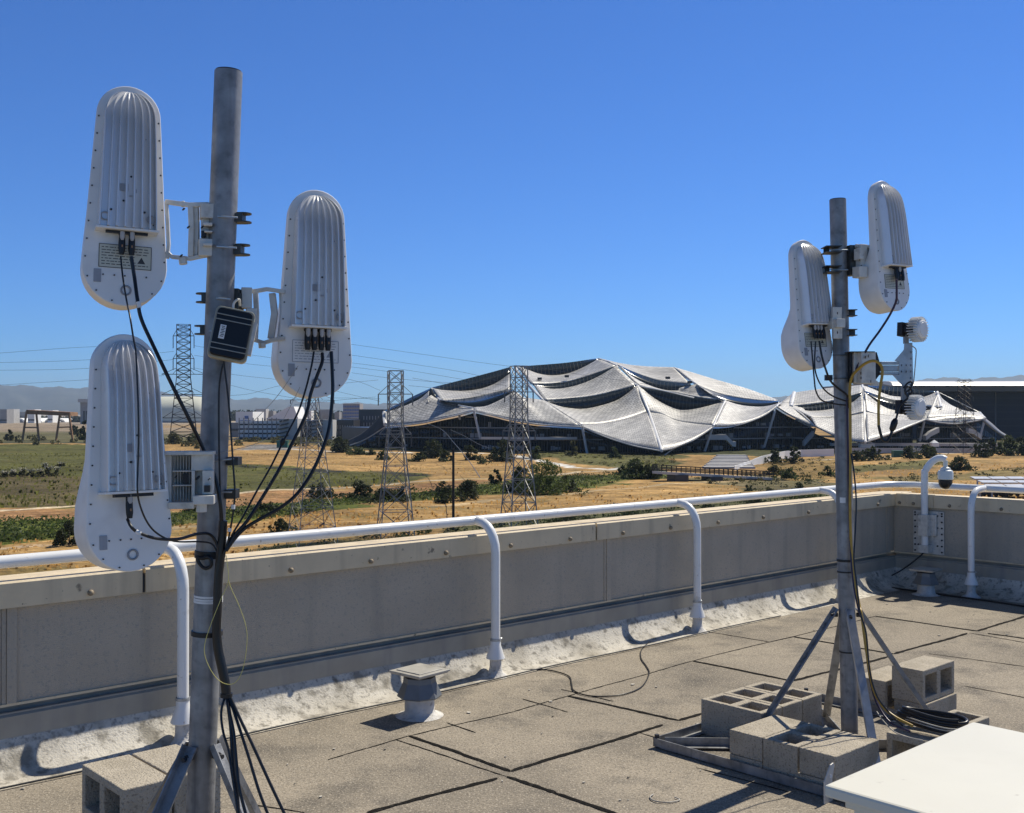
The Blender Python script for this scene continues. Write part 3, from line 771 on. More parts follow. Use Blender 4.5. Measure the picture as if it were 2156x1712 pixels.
pb7(b, 95, 565, 180, 630, 5.62, .02); pb7(b, 360, 296, 640, 303, 5.55, .1); b.build('clamp_jaw', M['dark'], arm)
b = MB()
for x, y in ((565, 358), (600, 345), (510, 545), (515, 600), (630, 640), (390, 490)): bar(b, [q7(x, y), q7(x + 1, y)], 5.50, .008, 8)
pb7(b, 180, 330, 360, 336, 5.59, .01); pb7(b, 180, 600, 360, 606, 5.59, .01); each(b, 'arm_bolt', M['blk'], arm)
b = MB(); b.prism([Wd(*q7(x, y), 5.56) for x, y in ((600, 590), (640, 580), (730, 660), (730, 690), (640, 690))], (0, .03, 0)); b.build('clamp_foot', M['brk'], arm)
def radio(label, x, y, d):
    c = Wd(x, y, d); r = thing('round_radio', label, 'radio', c, rot=(0, math.radians(4), math.radians(38)), group='round finned radios on the arm')
    # local axis: -Y is the domed face towards the viewer's right
    b = MB(); b.tube([(0, .05, 0), (0, -.01, 0)], [.040, .044], 24); b.build('radio_body', M['dark'], r, world=False, smooth=40)
    b = MB()
    for k in range(26):
        a = 2 * math.pi * k / 26; ca, sa = math.cos(a), math.sin(a); q = Matrix.Rotation(-a, 3, 'Y')
        b.box(q @ Vector((.0515, -.006, 0)), (.026, .05, .0028), rot=q)
    b.build('cooling_fins', M['white_r'], r, world=False)
    b = MB(); b.tube([(0, -.008, 0), (0, -.034, 0), (0, -.038, 0)], [.046, .046, .041], 28); b.tube([(0, -.036, 0), (0, -.041, 0)], [.036, .034], 28)
    b.build('radome_face', M['ant'], r, world=False, smooth=30)
    b = MB(); b.box((-.03, .062, 0), (.05, .03, .07)); b.box((-.035, .03, .0), (.02, .05, .03)); b.build('radio_mount', M['dark'], r, world=False)
    return r
radio('upper round radio with white cooling fins, at the top of the perforated arm', 1929, 694, 5.53)
radio('lower round radio with dark fin slots, hanging at the foot of the perforated arm', 1925, 858, 5.53)
# ================================================================ CONCRETE BLOCKS
def block_mesh(holes=True, h=.19):
    """hollow block lying on its 0.39 x 0.19 bed, holes running up; origin at a lower corner"""
    b = MB(); X = [0, .032, .172, .218, .358, .39]; Y = [0, .032, .158, .19]
    if not holes:
        b.span((0, 0, 0), (.39, .19, h)); return b
    id_ = {}
    for k, z in enumerate((0, h)):
        for i, x in enumerate(X):
            for j, y in enumerate(Y): id_[(i, j, k)] = len(b.v); b.v.append(Vector((x, y, z)))
    hole = {(1, 1), (3, 1)}
    for i in range(5):
        for j in range(3):
            if (i, j) in hole:
                q = [(i, j), (i + 1, j), (i + 1, j + 1), (i, j + 1)]
                for a, c in zip(q, q[1:] + q[:1]): b.f.append((id_[(*a, 0)], id_[(*c, 0)], id_[(*c, 1)], id_[(*a, 1)]))
            else:
                for k in (0, 1): b.f.append((id_[(i, j, k)], id_[(i + 1, j, k)], id_[(i + 1, j + 1, k)], id_[(i, j + 1, k)]))
    for i in range(5):
        for j in (0, 3): b.f.append((id_[(i, j, 0)], id_[(i + 1, j, 0)], id_[(i + 1, j, 1)], id_[(i, j, 1)]))
    for j in range(3):
        for i in (0, 5): b.f.append((id_[(i, j, 0)], id_[(i, j + 1, 0)], id_[(i, j + 1, 1)], id_[(i, j, 1)]))
    return b
BLK = {}
def block(label, p, lay, rz=0.0, z=0.0, kind='h', h=None, group=None):
    """p: lower corner on the level z.  lay: 'up' holes up, 'side' holes sideways"""
    key = (kind, h)
    if key not in BLK:
        o = block_mesh(kind == 'h', h or .19).build('concrete_block', M['block'], bevel=.0045); BLK[key] = o.data; first = o
    else:
        first = bpy.data.objects.new('concrete_block', BLK[key]); COL.objects.link(first)
        bv = first.modifiers.new('bevel', 'BEVEL'); bv.width = .0045; bv.segments = 2; bv.limit_method = 'ANGLE'
    first.location = (p.x, p.y, z)
    R = Matrix.Rotation(rz, 4, 'Z')
    if lay == 'side': R = R @ Matrix.Rotation(math.pi / 2, 4, 'X') @ Matrix.Identity(4)
    first.rotation_euler = R.to_euler()
    return tag(first, label, 'concrete block', group or 'concrete blocks weighing down the masts')
# local block axes: X long, Y 0.19, Z holes.  A1 = along the left parapet (D1);  A1 - 90deg = NN
AN = A1 - math.pi / 2
RC = Vector((RB.x, RB.y, 0)); LC = Vector((LB.x, LB.y, 0))
def at(c, t, n): return c + D1 * t + NN * n
def near(x, y, z): q = Fl(x, y, z); q.z = 0; return q
# three upright hollow blocks at the left-back of the right frame (long side along NN, rows along D1)
pA = near(1475, 1471, .19)
for i, lb in enumerate(('upright hollow block at the left end of the row of three', 'middle hollow block in the row of three left of the right pole', 'hollow block nearest the right pole in the row of three')):
    # long axis along NN, width along D1 : rotation AN puts X on NN and Y on D1
    block(lb, pA + D1 * (.196 * i), 'up', AN)
# front row : solid, hollow, solid (long side along D1, width along NN)
pB = near(1535, 1535, .19)
def row(n): return pB + NN * n
# rotation A1 puts X on D1 and Y on -NN, so shift by the width
block('solid cap block on top at the left end of the front row', row(.19), 'up', A1, .072, 's', .118)
block('thin solid block under the left cap block of the front row', row(.19), 'up', A1, 0, 's', .07)
block('shaded hollow block in the middle of the front row, holes up', row(.195 + .19), 'up', A1, 0)
block('solid cap block at the right end of the front row beside the white cabinet', row(.395 + .19), 'up', A1, .072, 's', .118)
block('hollow block on its side beneath the right cap block of the front row', row(.40 + .17), 'up', A1, 0, 's', .07)
# right-back stack
def back_from(x, y, z): return near(x, y, z)
pC = near(1942, 1413, .285)           # near top corner of the upper block
# upper block: on its side, holes facing NN
block('upper block of the right-back stack, two holes facing the viewer', pC - NN * .19, 'side', A1, .096)
block('solid half block beneath the upper block of the right-back stack', pC + NN * .012 + D1 * .005, 'up', A1, 0, 's', .095)
block('block behind the pole, left of the right-back stack', pC - NN * .41 - D1 * .02, 'side', A1, 0)
# right front, behind the cabinet
pD = near(1865, 1541, .19)
block('block on its side behind the white cabinet, under the cable coil', pD + D1 * .19, 'side', AN, 0)
block('hollow block right of the cable coil, holes up', pD + D1 * .25 + NN * .21, 'up', A1 - .04, 0)
# left mast
pL = near(172, 1609, .38)
for z, a_, b_ in ((.19, 'top block of the left stack, holes facing the lower left corner', 'top block of the left stack beside the left pole'), (.0, 'lower block of the left stack under the top block with holes showing', 'lower block of the left stack beside the left pole')):
    # long axis along NN, holes along D1
    o = block(a_, pL + D1 * .19, 'side', AN, z)
    block(b_, pL + D1 * .20, 'up' , AN, z, 's')
# side blocks: 'side' turns X 90deg so that Z -> -Y(local).  With AN the holes run along D1.

# slings: bent end tabs on the frame
for lb, x, y, zz in (('bent steel end tab standing at the corner of the white cabinet', 1733, 1650, .0), ('bent steel end tab behind the white cabinet beside the hollow block', 2014, 1512, .0)):
    p = Wd(x, 1676, 4.86) if x < 1900 else near(x, y, .19)
    g = thing('end_tab', lb, 'bracket', (p.x, p.y, 0), AN)
    b = MB(); b.prism([(0, 0, .0), (.0, .07, .0), (.0, .065, .10), (.0, .085, .155), (0, .075, .17), (0, .05, .165), (0, .0, .10)], (.006, 0, 0)); b.build('tab_plate', M['brk'], g, world=False, bevel=.001)
    b = MB(); b.cyl((-.002, .05, .115), (.008, .05, .115), .009, 10); b.build('tab_hole', M['labw'], g, world=False)

# ================================================================ CABINET
ZC = .85
c0 = Fl(1734, 1652, ZC); c0.z = 0
cb = thing('white_cabinet', 'white flat topped cabinet cut off by the lower right corner', 'cabinet', c0, A1)
b = MB(); b.span((0, -1.1, ZC - .03), (.80, 0, ZC)); b.build('lid', M['cab'], cb, world=False, bevel=.007)
b = MB(); b.span((.035, -1.06, ZC - .055), (.77, -.035, ZC - .0305)); b.span((.05, -1.05, .06), (.75, -.05, ZC - .056)); b.build('body', M['cab'], cb, world=False, bevel=.004)
b = MB(); b.span((.035, -1.04, .08), (.0485, -.14, ZC - .075)); b.build('door', M['cab'], cb, world=False, bevel=.003)
b = MB(); b.span((.05, -1.05, .0), (.75, -.05, .058)); b.build('plinth', M['dark'], cb, world=False)
b = MB(); b.box((.42, -.36, ZC + .0012), (.03, .005, .0015)); b.build('scuff', M['vent'], cb, world=False)

# ================================================================ JUNCTION BOX on the left mast
jb = thing('junction_box', 'small dark junction box with clear rounded lid strapped to the left pole', 'box', Wd(487, 706, 3.25), rot=(math.radians(-6), math.radians(11), math.radians(12)))
def rbox(b, w, h, d, r, y):
    P = []
    for cx, cz, a0 in ((w / 2 - r, h / 2 - r, 0), (-w / 2 + r, h / 2 - r, 90), (-w / 2 + r, -h / 2 + r, 180), (w / 2 - r, -h / 2 + r, 270)):
        for k in range(5): a = math.radians(a0 + 22.5 * k); P.append((cx + r * math.cos(a), y, cz + r * math.sin(a)))
    b.prism(P, (0, d, 0))
b = MB(); rbox(b, .108, .150, .05, .014, -.012); b.build('box_body', M['blk'], jb, world=False, bevel=.003)
b = MB(); rbox(b, .116, .158, .034, .016, -.018); b.build('box_rim', mat('smoky_plastic', (.36, .33, .24), .3, 0, .1), jb, world=False, bevel=.003)
b = MB(); rbox(b, .104, .146, .012, .014, -.030); b.build('box_lid', mat('dark_lid', (.016, .015, .013), .28, 0, .2, spec=.3), jb, world=False, bevel=.004)
b = MB()
for z in (.052, .036, -.036, -.052): b.box((0, -.031, z), (.106, .004, .0028))
each(b, 'lid_rib', mat('lid_edge', (.30, .29, .24), .25, 0, .1), jb, world=False)
b = MB(); b.box((-.026, -.0315, .0), (.017, .003, .042)); o = b.build('box_sticker', M['labw'], jb, world=False)
b = MB()
for k in range(7): b.box((-.026 + (k % 2) * .002, -.0334, .016 - k * .005), (.010, .001, .002))
b.build('sticker_print', M['ink'], o, world=False)
b = MB(); b.box((.062, .0, .0), (.012, .03, .10)); b.tube([(-.01, 0, .078), (-.012, .0, .098), (.0, .0, .112), (.006, .02, .098)], .004, 6, smooth=4); b.build('box_strap', M['brk'], jb, world=False)

# ================================================================ SECURITY CAMERA on the right parapet
sc_ = col_s(1951, -.0)
def P2(s, m, z): return R2(s, m, z)
s0 = col_s(1949, .05)
pc = thing('security_camera', 'white dome camera on a gooseneck pole bolted to the right parapet', 'camera', R2(s0, .05, .5))
b = MB(); b.span((s0 - .155, .008, .335), (s0 + .165, .016, .765), R2); b.build('mount_plate', M['brk'], pc)
b = MB(); b.tube([R2(s0, .085, .37), R2(s0, .085, 1.10), R2(s0 + .012, .08, 1.18), R2(s0 + .055, .055, 1.255), R2(s0 + .105, .03, 1.295), R2(s0 + .15, .01, 1.30), R2(s0 + .178, .0, 1.285)], .034, 16, smooth=5)
b.build('gooseneck_pole', M['white_r'], pc, smooth=60)
b = MB(); b.span((s0 - .05, .02, .52), (s0 + .05, .13, .735), R2); b.span((s0 + .045, .018, .52), (s0 + .10, .05, .735), R2); b.span((s0 - .05, .02, .35), (s0 + .05, .125, .43), R2)
b.build('pole_bracket', M['brk'], pc, bevel=.006)
b = MB()
for z in (.36, .42, .48, .54, .60, .66, .72, .745):
    for s in (-.135, -.10, .10, .145):
        if (s in (-.10, .10)) and z not in (.42, .60, .72): continue
        a = R2(s0 + s, .016, z); b.tube([a, a + (R2(0, 1, 0) - R2(0, 0, 0)) * .008], .009, 8)
each(b, 'plate_bolt', M['dark'], pc)
hd = R2(s0 + .175, .0, 0)
b = MB(); b.lathe(hd, [(.022, 1.28), (.022, 1.215), (.045, 1.205), (.05, 1.185), (.066, 1.178), (.074, 1.16), (.074, 1.095), (.07, 1.09)], 24); b.build('camera_housing', M['ptz'], pc, smooth=30)
b = MB(); b.lathe(hd, [(.066, 1.089), (.066, 1.055)] + [(.064 * math.cos(a), 1.055 - .064 * math.sin(a)) for a in (.3, .6, .9, 1.2, 1.5)], 20); b.build('camera_dome', M['blk'], pc, smooth=60)
b = MB(); b.span((s0 - .08, .005, .80), (s0 + .07, .055, .93), R2); b.build('coping_block', M['cop'], pc)

# ================================================================ CABLES
def cable(name, label, pts, r, m, cat='cable', grp=None, k=8, sm=5):
    b = MB(); b.tube(pts, r, k, smooth=sm); o = b.build(name, m, smooth=70)
    return tag(o, label, cat, grp)
def pp(pts, d): 
    """picture points -> cable points; d a distance or one per point"""
    n = len(pts); dd = d if isinstance(d, list) else [d] * n
    if len(dd) != n: dd = [dd[0] + (dd[-1] - dd[0]) * i / (n - 1) for i in range(n)]
    return [Wd(x, y, q) for (x, y), q in zip(pts, dd)]
def k2(L): return [(137.5 + .3714 * x, 584.4 + .3714 * y) for x, y in L]
def k3(L): return [(.3474 * x, 1117.2 + .3474 * y) for x, y in L]
def k5(L): return [(1701.6 + .27106 * x, 825 + .27106 * y) for x, y in L]
def k6(L): return [(1340.7 + .3779 * x, 1237.5 + .3779 * y) for x, y in L]
def k7(L): return [q7(x, y) for x, y in L]
def k4(L): return [q4(x, y) for x, y in L]
G1 = 'black cables gathered down the left pole'
cable('black_cable', 'thick black cable from the right plug of the upper left antenna down across the pole', pp([(276, 540), (283, 585)] + k2([(410, 135), (432, 240), (500, 390), (600, 600), (700, 800), (790, 990), (850, 1140), (878, 1280), (885, 1420), (880, 1560)]), [3.22, 3.22, 3.2, 3.2, 3.2, 3.2, 3.22, 3.26, 3.27, 3.27, 3.28, 3.28]), .0058, M['cable'], grp=G1)
b = MB(); b.tube(pp(k2([(412, 138), (420, 172)]), 3.198), .0066, 8); tag(b.build('cable_tag', M['labw'], smooth=60), 'white tag wrapped on the thick cable under the upper left antenna', 'tag')
cable('thin_black_cable', 'thin black cable falling from the upper left antenna over the fins of the lowest antenna', pp([(254, 540), (258, 580)] + k2([(345, 120), (366, 220), (385, 340), (400, 430), (408, 600), (414, 760), (415, 930), (410, 1100), (408, 1195), (420, 1280), (460, 1380), (520, 1450), (620, 1495), (760, 1497), (830, 1510), (862, 1560)]), [3.22, 3.2, 3.12, 3.05, 3.03, 3.02, 3.01, 3.0, 3.0, 3.0, 2.99, 3.0, 3.02, 3.06, 3.14, 3.25, 3.28, 3.28]), .0027, M['cable'], grp=G1)
cable('black_cable', 'black cable looping from the single plug of the lowest antenna to the bundle', pp(k2([(352, 1370), (375, 1415), (420, 1448), (520, 1480), (640, 1482), (740, 1455), (810, 1452), (850, 1490), (872, 1560)]), [3.02, 3.0, 3.02, 3.06, 3.12, 3.2, 3.26, 3.28, 3.28]), .0045, M['cable'], grp=G1)
b = MB(); b.tube(pp(k2([(402, 1438), (428, 1452)]), 3.008), .0054, 8); tag(b.build('cable_tag', M['labw'], smooth=60), 'white tag wrapped on the cable under the lowest antenna', 'tag')
cable('thin_black_cable', 'left strand of the pair hanging straight from the junction box', pp(k2([(900, 470), (882, 540), (871, 640), (870, 800), (872, 1000), (878, 1250), (885, 1440), (884, 1560)]), 3.28), .0030, M['cable'], grp=G1)
cable('thin_black_cable', 'right strand of the pair hanging from the junction box, with a small white joint', pp(k2([(896, 470), (908, 560), (925, 700), (940, 900), (952, 1080), (960, 1200), (955, 1300), (940, 1400), (920, 1500), (900, 1570)]), 3.27), .0030, M['cable'], grp=G1)
b = MB(); b.tube(pp(k2([(951, 1288), (950, 1312)]), 3.265), .0065, 8); b.tube(pp(k2([(932, 1420), (930, 1440)]), 3.265), .006, 8)
each(b, 'cable_joint', M['labw'])
for o, lb in zip([o for o in COL.objects if o.name.startswith('cable_joint')], ('small white joint on the right strand beside the left pole', 'small white joint just above the black bundle')): tag(o, lb, 'joint')
AN2 = [(1.0)]
cable('thin_black_cable', 'thin cable with a dark inline joint, leftmost below the antenna right of the left pole', pp(k2([(1408, 420), (1395, 500), (1360, 640), (1320, 760), (1270, 860), (1225, 950), (1160, 1080), (1085, 1210), (1010, 1350), (950, 1450), (905, 1550)]), [3.47, 3.46, 3.45, 3.44, 3.42, 3.4, 3.36, 3.33, 3.3, 3.28, 3.28]), .0032, M['cable'], grp=G1)
b = MB(); b.tube(pp(k2([(1238, 912), (1231, 930), (1224, 952)]), 3.402), [.005, .0095, .005], 8); tag(b.build('cable_joint', M['blk'], smooth=60), 'dark inline joint on the thin cable in front of the parking garage', 'joint')
cable('black_cable', 'middle thick black cable swinging from the antenna right of the left pole to the bundle', pp(k2([(1456, 430), (1455, 480), (1425, 560), (1390, 660), (1372, 750), (1335, 840), (1280, 950), (1210, 1090), (1120, 1240), (1030, 1380), (960, 1460), (908, 1550)]), [3.47, 3.45, 3.44, 3.43, 3.42, 3.4, 3.38, 3.35, 3.32, 3.29, 3.28, 3.27]), .0055, M['cable'], grp=G1)
cable('black_cable', 'rightmost thick black cable bellying out far below the antenna right of the left pole', pp(k2([(1507, 420), (1512, 520), (1515, 640), (1505, 770), (1490, 870), (1462, 960), (1420, 1060), (1370, 1150), (1300, 1240), (1210, 1310), (1110, 1365), (1020, 1420), (960, 1480), (910, 1550)]), [3.47, 3.46, 3.45, 3.44, 3.43, 3.41, 3.4, 3.38, 3.35, 3.32, 3.3, 3.29, 3.28, 3.27]), .0058, M['cable'], grp=G1)
cable('grey_wire', 'thin grey wire slanting from the grey tag of the antenna right of the left pole', pp(k2([(1320, 500), (1240, 620), (1160, 720), (1000, 880), (930, 950), (850, 1005)]), [3.47, 3.46, 3.44, 3.4, 3.36, 3.30]), .0009, M['vent'], cat='wire')
cable('grey_wire', 'second thin wire sagging across the parking garage to the left pole', pp(k2([(1330, 620), (1270, 740), (1200, 860), (1110, 930), (1000, 965), (850, 1003)]), [3.47, 3.46, 3.44, 3.4, 3.36, 3.30]), .0009, M['vent'], cat='wire')
# bundle and its fan of cables
BD = 3.285
cable('cable_bundle', 'thick black bundle of cables taped down the right side of the left pole', pp(k3([(1352, -60), (1345, 60), (1335, 160), (1322, 300), (1318, 450), (1312, 600), (1322, 720), (1345, 830), (1365, 930), (1372, 1000)]), [BD, BD, BD, BD, BD, BD, BD, BD, BD, BD]), [.013, .0145], M['cable'], cat='cable bundle', k=14, grp=None)
for i, (L, lb, r) in enumerate([([(1366, 990), (1340, 1100), (1352, 1220), (1385, 1330), (1400, 1440), (1425, 1600), (1450, 1760)], 'leftmost loose black cable below the bundle, bowing beside the pole', .0038), ([(1370, 990), (1385, 1080), (1415, 1220), (1432, 1400), (1450, 1560), (1500, 1760)], 'second loose black cable from the left below the bundle', .005),
        ([(1374, 990), (1400, 1200), (1412, 1420), (1436, 1600), (1445, 1760)], 'thick loose cable falling steeply in the middle of the fan', .0062), ([(1382, 990), (1435, 1150), (1500, 1350), (1570, 1580), (1640, 1760)], 'loose black cable second from the right below the bundle', .0046), ([(1388, 990), (1450, 1130), (1540, 1320), (1640, 1540), (1745, 1760)], 'rightmost loose black cable below the bundle, slanting out over the roof', .0046)]):
    cable('black_cable', lb, pp(k3(L), [BD, BD - .1]), r, M['cable'], grp='loose cables fanning out below the bundle')
cable('yellow_fibre', 'thin yellow fibre forming a long loop beside the black bundle', pp(k3([(1370, 150), (1384, 300), (1340, 410), (1280, 560), (1242, 680), (1242, 760), (1280, 850), (1330, 910), (1390, 932), (1440, 905), (1476, 820), (1496, 680), (1490, 580), (1450, 460), (1400, 350), (1384, 300)]), 3.24), .0010, M['yelt'], cat='fibre cable', k=6)
def strap(name, label, base, ax, px, py, d, h, th, lean=0):
    z = zat(base, ax, px, py, d); p = base + ax * z
    b = MB(); b.tube([p - ax * h / 2, p + ax * h / 2], PR + th, 24)
    return tag(b.build(name, M['blk'], smooth=40), label, 'cable strap')
strap('cable_strap', 'black strap round the left pole above the label band', LB, lax, 420, 1166, 3.35, .022, .004)
strap('cable_strap', 'black strap round the left pole below the label band', LB, lax, 420, 1332, 3.35, .014, .005)
cable('strap_loop', 'slack black loop of strap hanging on the left pole', pp(k3([(1192, 150), (1205, 195), (1240, 228), (1275, 215), (1280, 180), (1262, 160), (1225, 168), (1198, 160)]), 3.29), .0055, M['blk'], cat='cable strap')
b = MB(); b.tube(pp(k3([(1372, 985), (1372, 1008)]), BD), .0185, 12); tag(b.build('cable_tie', M['blk'], smooth=50), 'black tie pinching the foot of the bundle where the cables fan out', 'cable tie')
# right mast
G2 = 'cables on the right pole'
cable('violet_cable', 'violet black cable slanting from the upper right antenna down to the right pole', pp(k4([(990, 780), (991, 900), (985, 945), (940, 1040), (870, 1150), (790, 1260), (730, 1370), (685, 1450), (655, 1540), (645, 1650)]) + k5([(300, 60), (305, 400), (315, 900), (330, 1250), (352, 1500), (395, 1712)]) + k6([(1262, 200), (1280, 380), (1300, 520), (1335, 640), (1410, 750), (1520, 800)]), [5.4, 5.42, 5.44, 5.48, 5.5, 5.5, 5.53, 5.56, 5.57, 5.57, 5.58, 5.58, 5.58, 5.57, 5.55, 5.5, 5.48, 5.47, 5.45, 5.4, 5.3, 5.2]), .0058, M['purple'], grp=G2)
cable('thin_black_cable', 'left thin cable bowing from the lower antenna round to the right pole', pp(k4([(372, 1230), (385, 1380), (395, 1500), (408, 1590), (450, 1655), (540, 1680), (625, 1690)]), [5.5, 5.5, 5.5, 5.5, 5.52, 5.55, 5.57]), .004, M['cable'], grp=G2)
cable('thin_black_cable', 'middle thin cable crossing the pole below the lower right-mast antenna', pp(k4([(405, 1230), (398, 1400), (420, 1500), (470, 1580), (540, 1630), (625, 1660)]), [5.5, 5.5, 5.5, 5.52, 5.55, 5.57]), .004, M['cable'], grp=G2)
cable('black_cable', 'black cable running straight from the right plug of the lower antenna to the right pole', pp(k4([(432, 1225), (445, 1310), (468, 1400), (510, 1510), (570, 1570), (632, 1620), (645, 1712)]), [5.5, 5.5, 5.5, 5.52, 5.55, 5.57, 5.58]), .0055, M['cable'], grp=G2)
cable('yellow_cable', 'yellow cable arching over the arm, down the right pole and into the coil', pp(k7([(722, 1160), (720, 1000), (724, 850), (745, 680), (765, 540), (752, 460), (700, 410), (640, 402), (560, 435), (480, 500), (420, 570), (392, 660), (382, 800)]) + k5([(322, 60), (326, 500), (322, 900), (335, 1250), (362, 1480), (395, 1660)]) + k6([(1250, 150), (1270, 300), (1290, 430), (1315, 560), (1360, 650), (1430, 715), (1535, 770)]),
      [5.42] * 8 + [5.45, 5.5, 5.53, 5.55, 5.56] + [5.56, 5.57, 5.57, 5.57, 5.55, 5.5] + [5.46, 5.44, 5.42, 5.4, 5.36, 5.3, 5.22]), .0072, M['yel'], grp=G2)
cable('black_cable', 'short black end of the arched yellow cable, hooking up to the inline connector', pp(k7([(720, 1150), (732, 1200), (750, 1270), (775, 1325), (815, 1335), (845, 1300), (862, 1265), (875, 1220)]), 5.42), .0075, M['cable'], grp=G2)
b = MB(); b.tube(pp(k7([(872, 1225), (880, 1195), (905, 1120), (918, 1085), (925, 1070)]), 5.43), [.007, .015, .017, .012, .006], 10); tag(b.build('inline_connector', M['blk'], smooth=50), 'fat black inline connector hanging under the lower round radio', 'connector')
cable('thin_black_cable', 'cable rising from the inline connector to the lower round radio', pp(k7([(925, 1075), (945, 1000), (962, 940), (1010, 880), (1060, 830), (1030, 760), (1040, 690)]), 5.44), .0055, M['cable'], grp=G2)
cable('thin_black_cable', 'tangled thin cable knotted between the perforated plate and the lower round radio', pp(k7([(1010, 720), (1060, 660), (1110, 650), (1090, 730), (1030, 770), (1060, 800), (1110, 760), (1070, 700), (1030, 740), (1070, 820)]), 5.47), .0048, M['cable'], grp=G2)
cable('grey_wire', 'thin grey wire beside the perforated plate joining the two round radios', pp(k7([(1090, 215), (1130, 240), (1158, 280), (1150, 420), (1138, 560), (1125, 680)]), 5.5), .0028, M['vent'], cat='wire')
cable('thin_black_cable', 'thin black cable bowing slightly away from the yellow cable on the right pole', pp(k5([(330, 480), (352, 620), (370, 850), (362, 1100), (352, 1300), (375, 1500), (400, 1712)]) + k6([(1275, 250), (1296, 460), (1335, 600), (1400, 690), (1480, 770)]), [5.56, 5.55, 5.54, 5.54, 5.54, 5.52, 5.48, 5.44, 5.42, 5.36, 5.25]), .0042, M['cable'], grp=G2)
def coilpts(cx, cy, z0, rx, ry, n, seed):
    R = random.Random(seed); P = []
    for i in range(n * 14):
        a = 2 * math.pi * i / 14; k = 1 + .10 * math.sin(i * .37 + seed)
        P.append(Fl(cx, cy, z0) + D1 * (ry * k * math.sin(a)) + NN * (rx * k * math.cos(a)) + Vector((0, 0, .012 * (i / 14) + .006 * math.sin(i * .9))))
    return P
cable('cable_coil', 'coil of black cable lying on the blocks behind the white cabinet', coilpts(1960, 1531, .215, .16, .06, 6, 1), .0095, M['cable'], cat='cable coil')
cable('cable_coil', 'pale inner coil of cable lying among the black coil behind the cabinet', coilpts(1965, 1530, .235, .13, .04, 2, 5), .0035, M['vent'], cat='cable coil')
cable('thin_white_cable', 'thin pale cable sagging from the near brace to the blocks behind the cabinet', pp(k6([(1335, 690), (1370, 740), (1430, 800), (1500, 830), (1590, 850)]), [5.4, 5.3, 5.2, 5.1, 5.05]), .003, M['vent'])
for y, lb in ((1234, 'black strap tying the cables to the right pole at rail height'), (1268, 'lower thin black strap on the right pole above the braces')):
    strap('cable_strap', lb, RB, rax, 1777, y - 55 if y == 1234 else y - 65, 5.64, .012 if y == 1234 else .007, .004)
strap('cable_strap', 'thin black strap round the right pole between the braces', RB, rax, 1781, 1371, 5.64, .006, .003)
# cables on the roof and parapet
cable('roof_cable', 'thin black cable wandering in a loop over the roof between the two white posts', [Fl(x, y, .007) for x, y in [(1052, 1412), (1100, 1410), (1150, 1410), (1195, 1422), (1203, 1440), (1207, 1453), (1230, 1463), (1264, 1466), (1310, 1462), (1350, 1446), (1366, 1418), (1360, 1402), (1349, 1385), (1352, 1365), (1380, 1345), (1425, 1332), (1455, 1322)]], .0042, M['cable'])
cable('roof_cable', 'dark cable along the foot of the cant from the left edge', [R1(t, .285 + .012 * math.sin(t * 3.1), .012) for t in np.arange(-2.5, 6.6, .35)], .005, M['dark'])
cable('roof_cable', 'dark cable lying on the roof along the shaded foot of the right parapet', [R2(s, .36 + .09 * s + .02 * math.sin(s * 4), .012) for s in np.arange(-.0, 3.2, .3)], .008, M['cable'])
cable('camera_cable', 'black cable drooping from the camera mount to the roof corner', [R2(s0, .06, .37), R2(s0 - .08, .10, .28), R2(s0 - .24, .16, .14), R2(s0 - .40, .25, .05), R2(s0 - .55, .35, .02)], .007, M['cable'])
cable('wire_loop', 'little pale wire loop lying on the roof near the lower edge', [Fl(x, y, .006) for x, y in [(1375, 1672), (1368, 1678), (1378, 1686), (1405, 1689), (1430, 1684), (1420, 1678)]], .003, M['vent'], cat='wire')

b = MB(); rg = random.Random(12)
for i in range(150):
    t_ = rg.uniform(-3, TC - .1); n_ = rg.uniform(.2, 3.4); s_ = rg.choice([.003, .004, .006, .010]) * rg.uniform(.7, 1.4); p = R1(t_, n_, .003); an = rg.uniform(0, 6)
    b.prism([p + Vector((math.cos(an + q) * s_ * rg.uniform(.6, 1.3), math.sin(an + q) * s_ * rg.uniform(.6, 1.3), 0)) for q in (0, 1.3, 2.7, 4.1, 5.2)], (0, 0, .004))
tag(b.build('roof_chips', M['cant']), kind='stuff')
# ================================================================ GROUND
def pin(poly, x, y):
    c = np.zeros(x.shape, bool); n = len(poly)
    for i in range(n):
        x0, y0 = poly[i]; x1, y1 = poly[(i + 1) % n]
        k = ((y0 > y) != (y1 > y)) & (x < (x1 - x0) * (y - y0) / ((y1 - y0) or 1e-9) + x0)
        c ^= k
    return c
NR_ = np.random.RandomState(5)
def vnoise(X, Y, s, seed=0):
    """smooth value noise on a hashed lattice"""
    x = X / s; y = Y / s; xi = np.floor(x).astype(int); yi = np.floor(y).astype(int); fx = x - xi; fy = y - yi
    fx = fx * fx * (3 - 2 * fx); fy = fy * fy * (3 - 2 * fy)
    def h(a, b): 
        n = np.sin(a * 127.1 + b * 311.7 + seed * 74.7) * 43758.5453; return n - np.floor(n)
    return (h(xi, yi) * (1 - fx) + h(xi + 1, yi) * fx) * (1 - fy) + (h(xi, yi + 1) * (1 - fx) + h(xi + 1, yi + 1) * fx) * fy
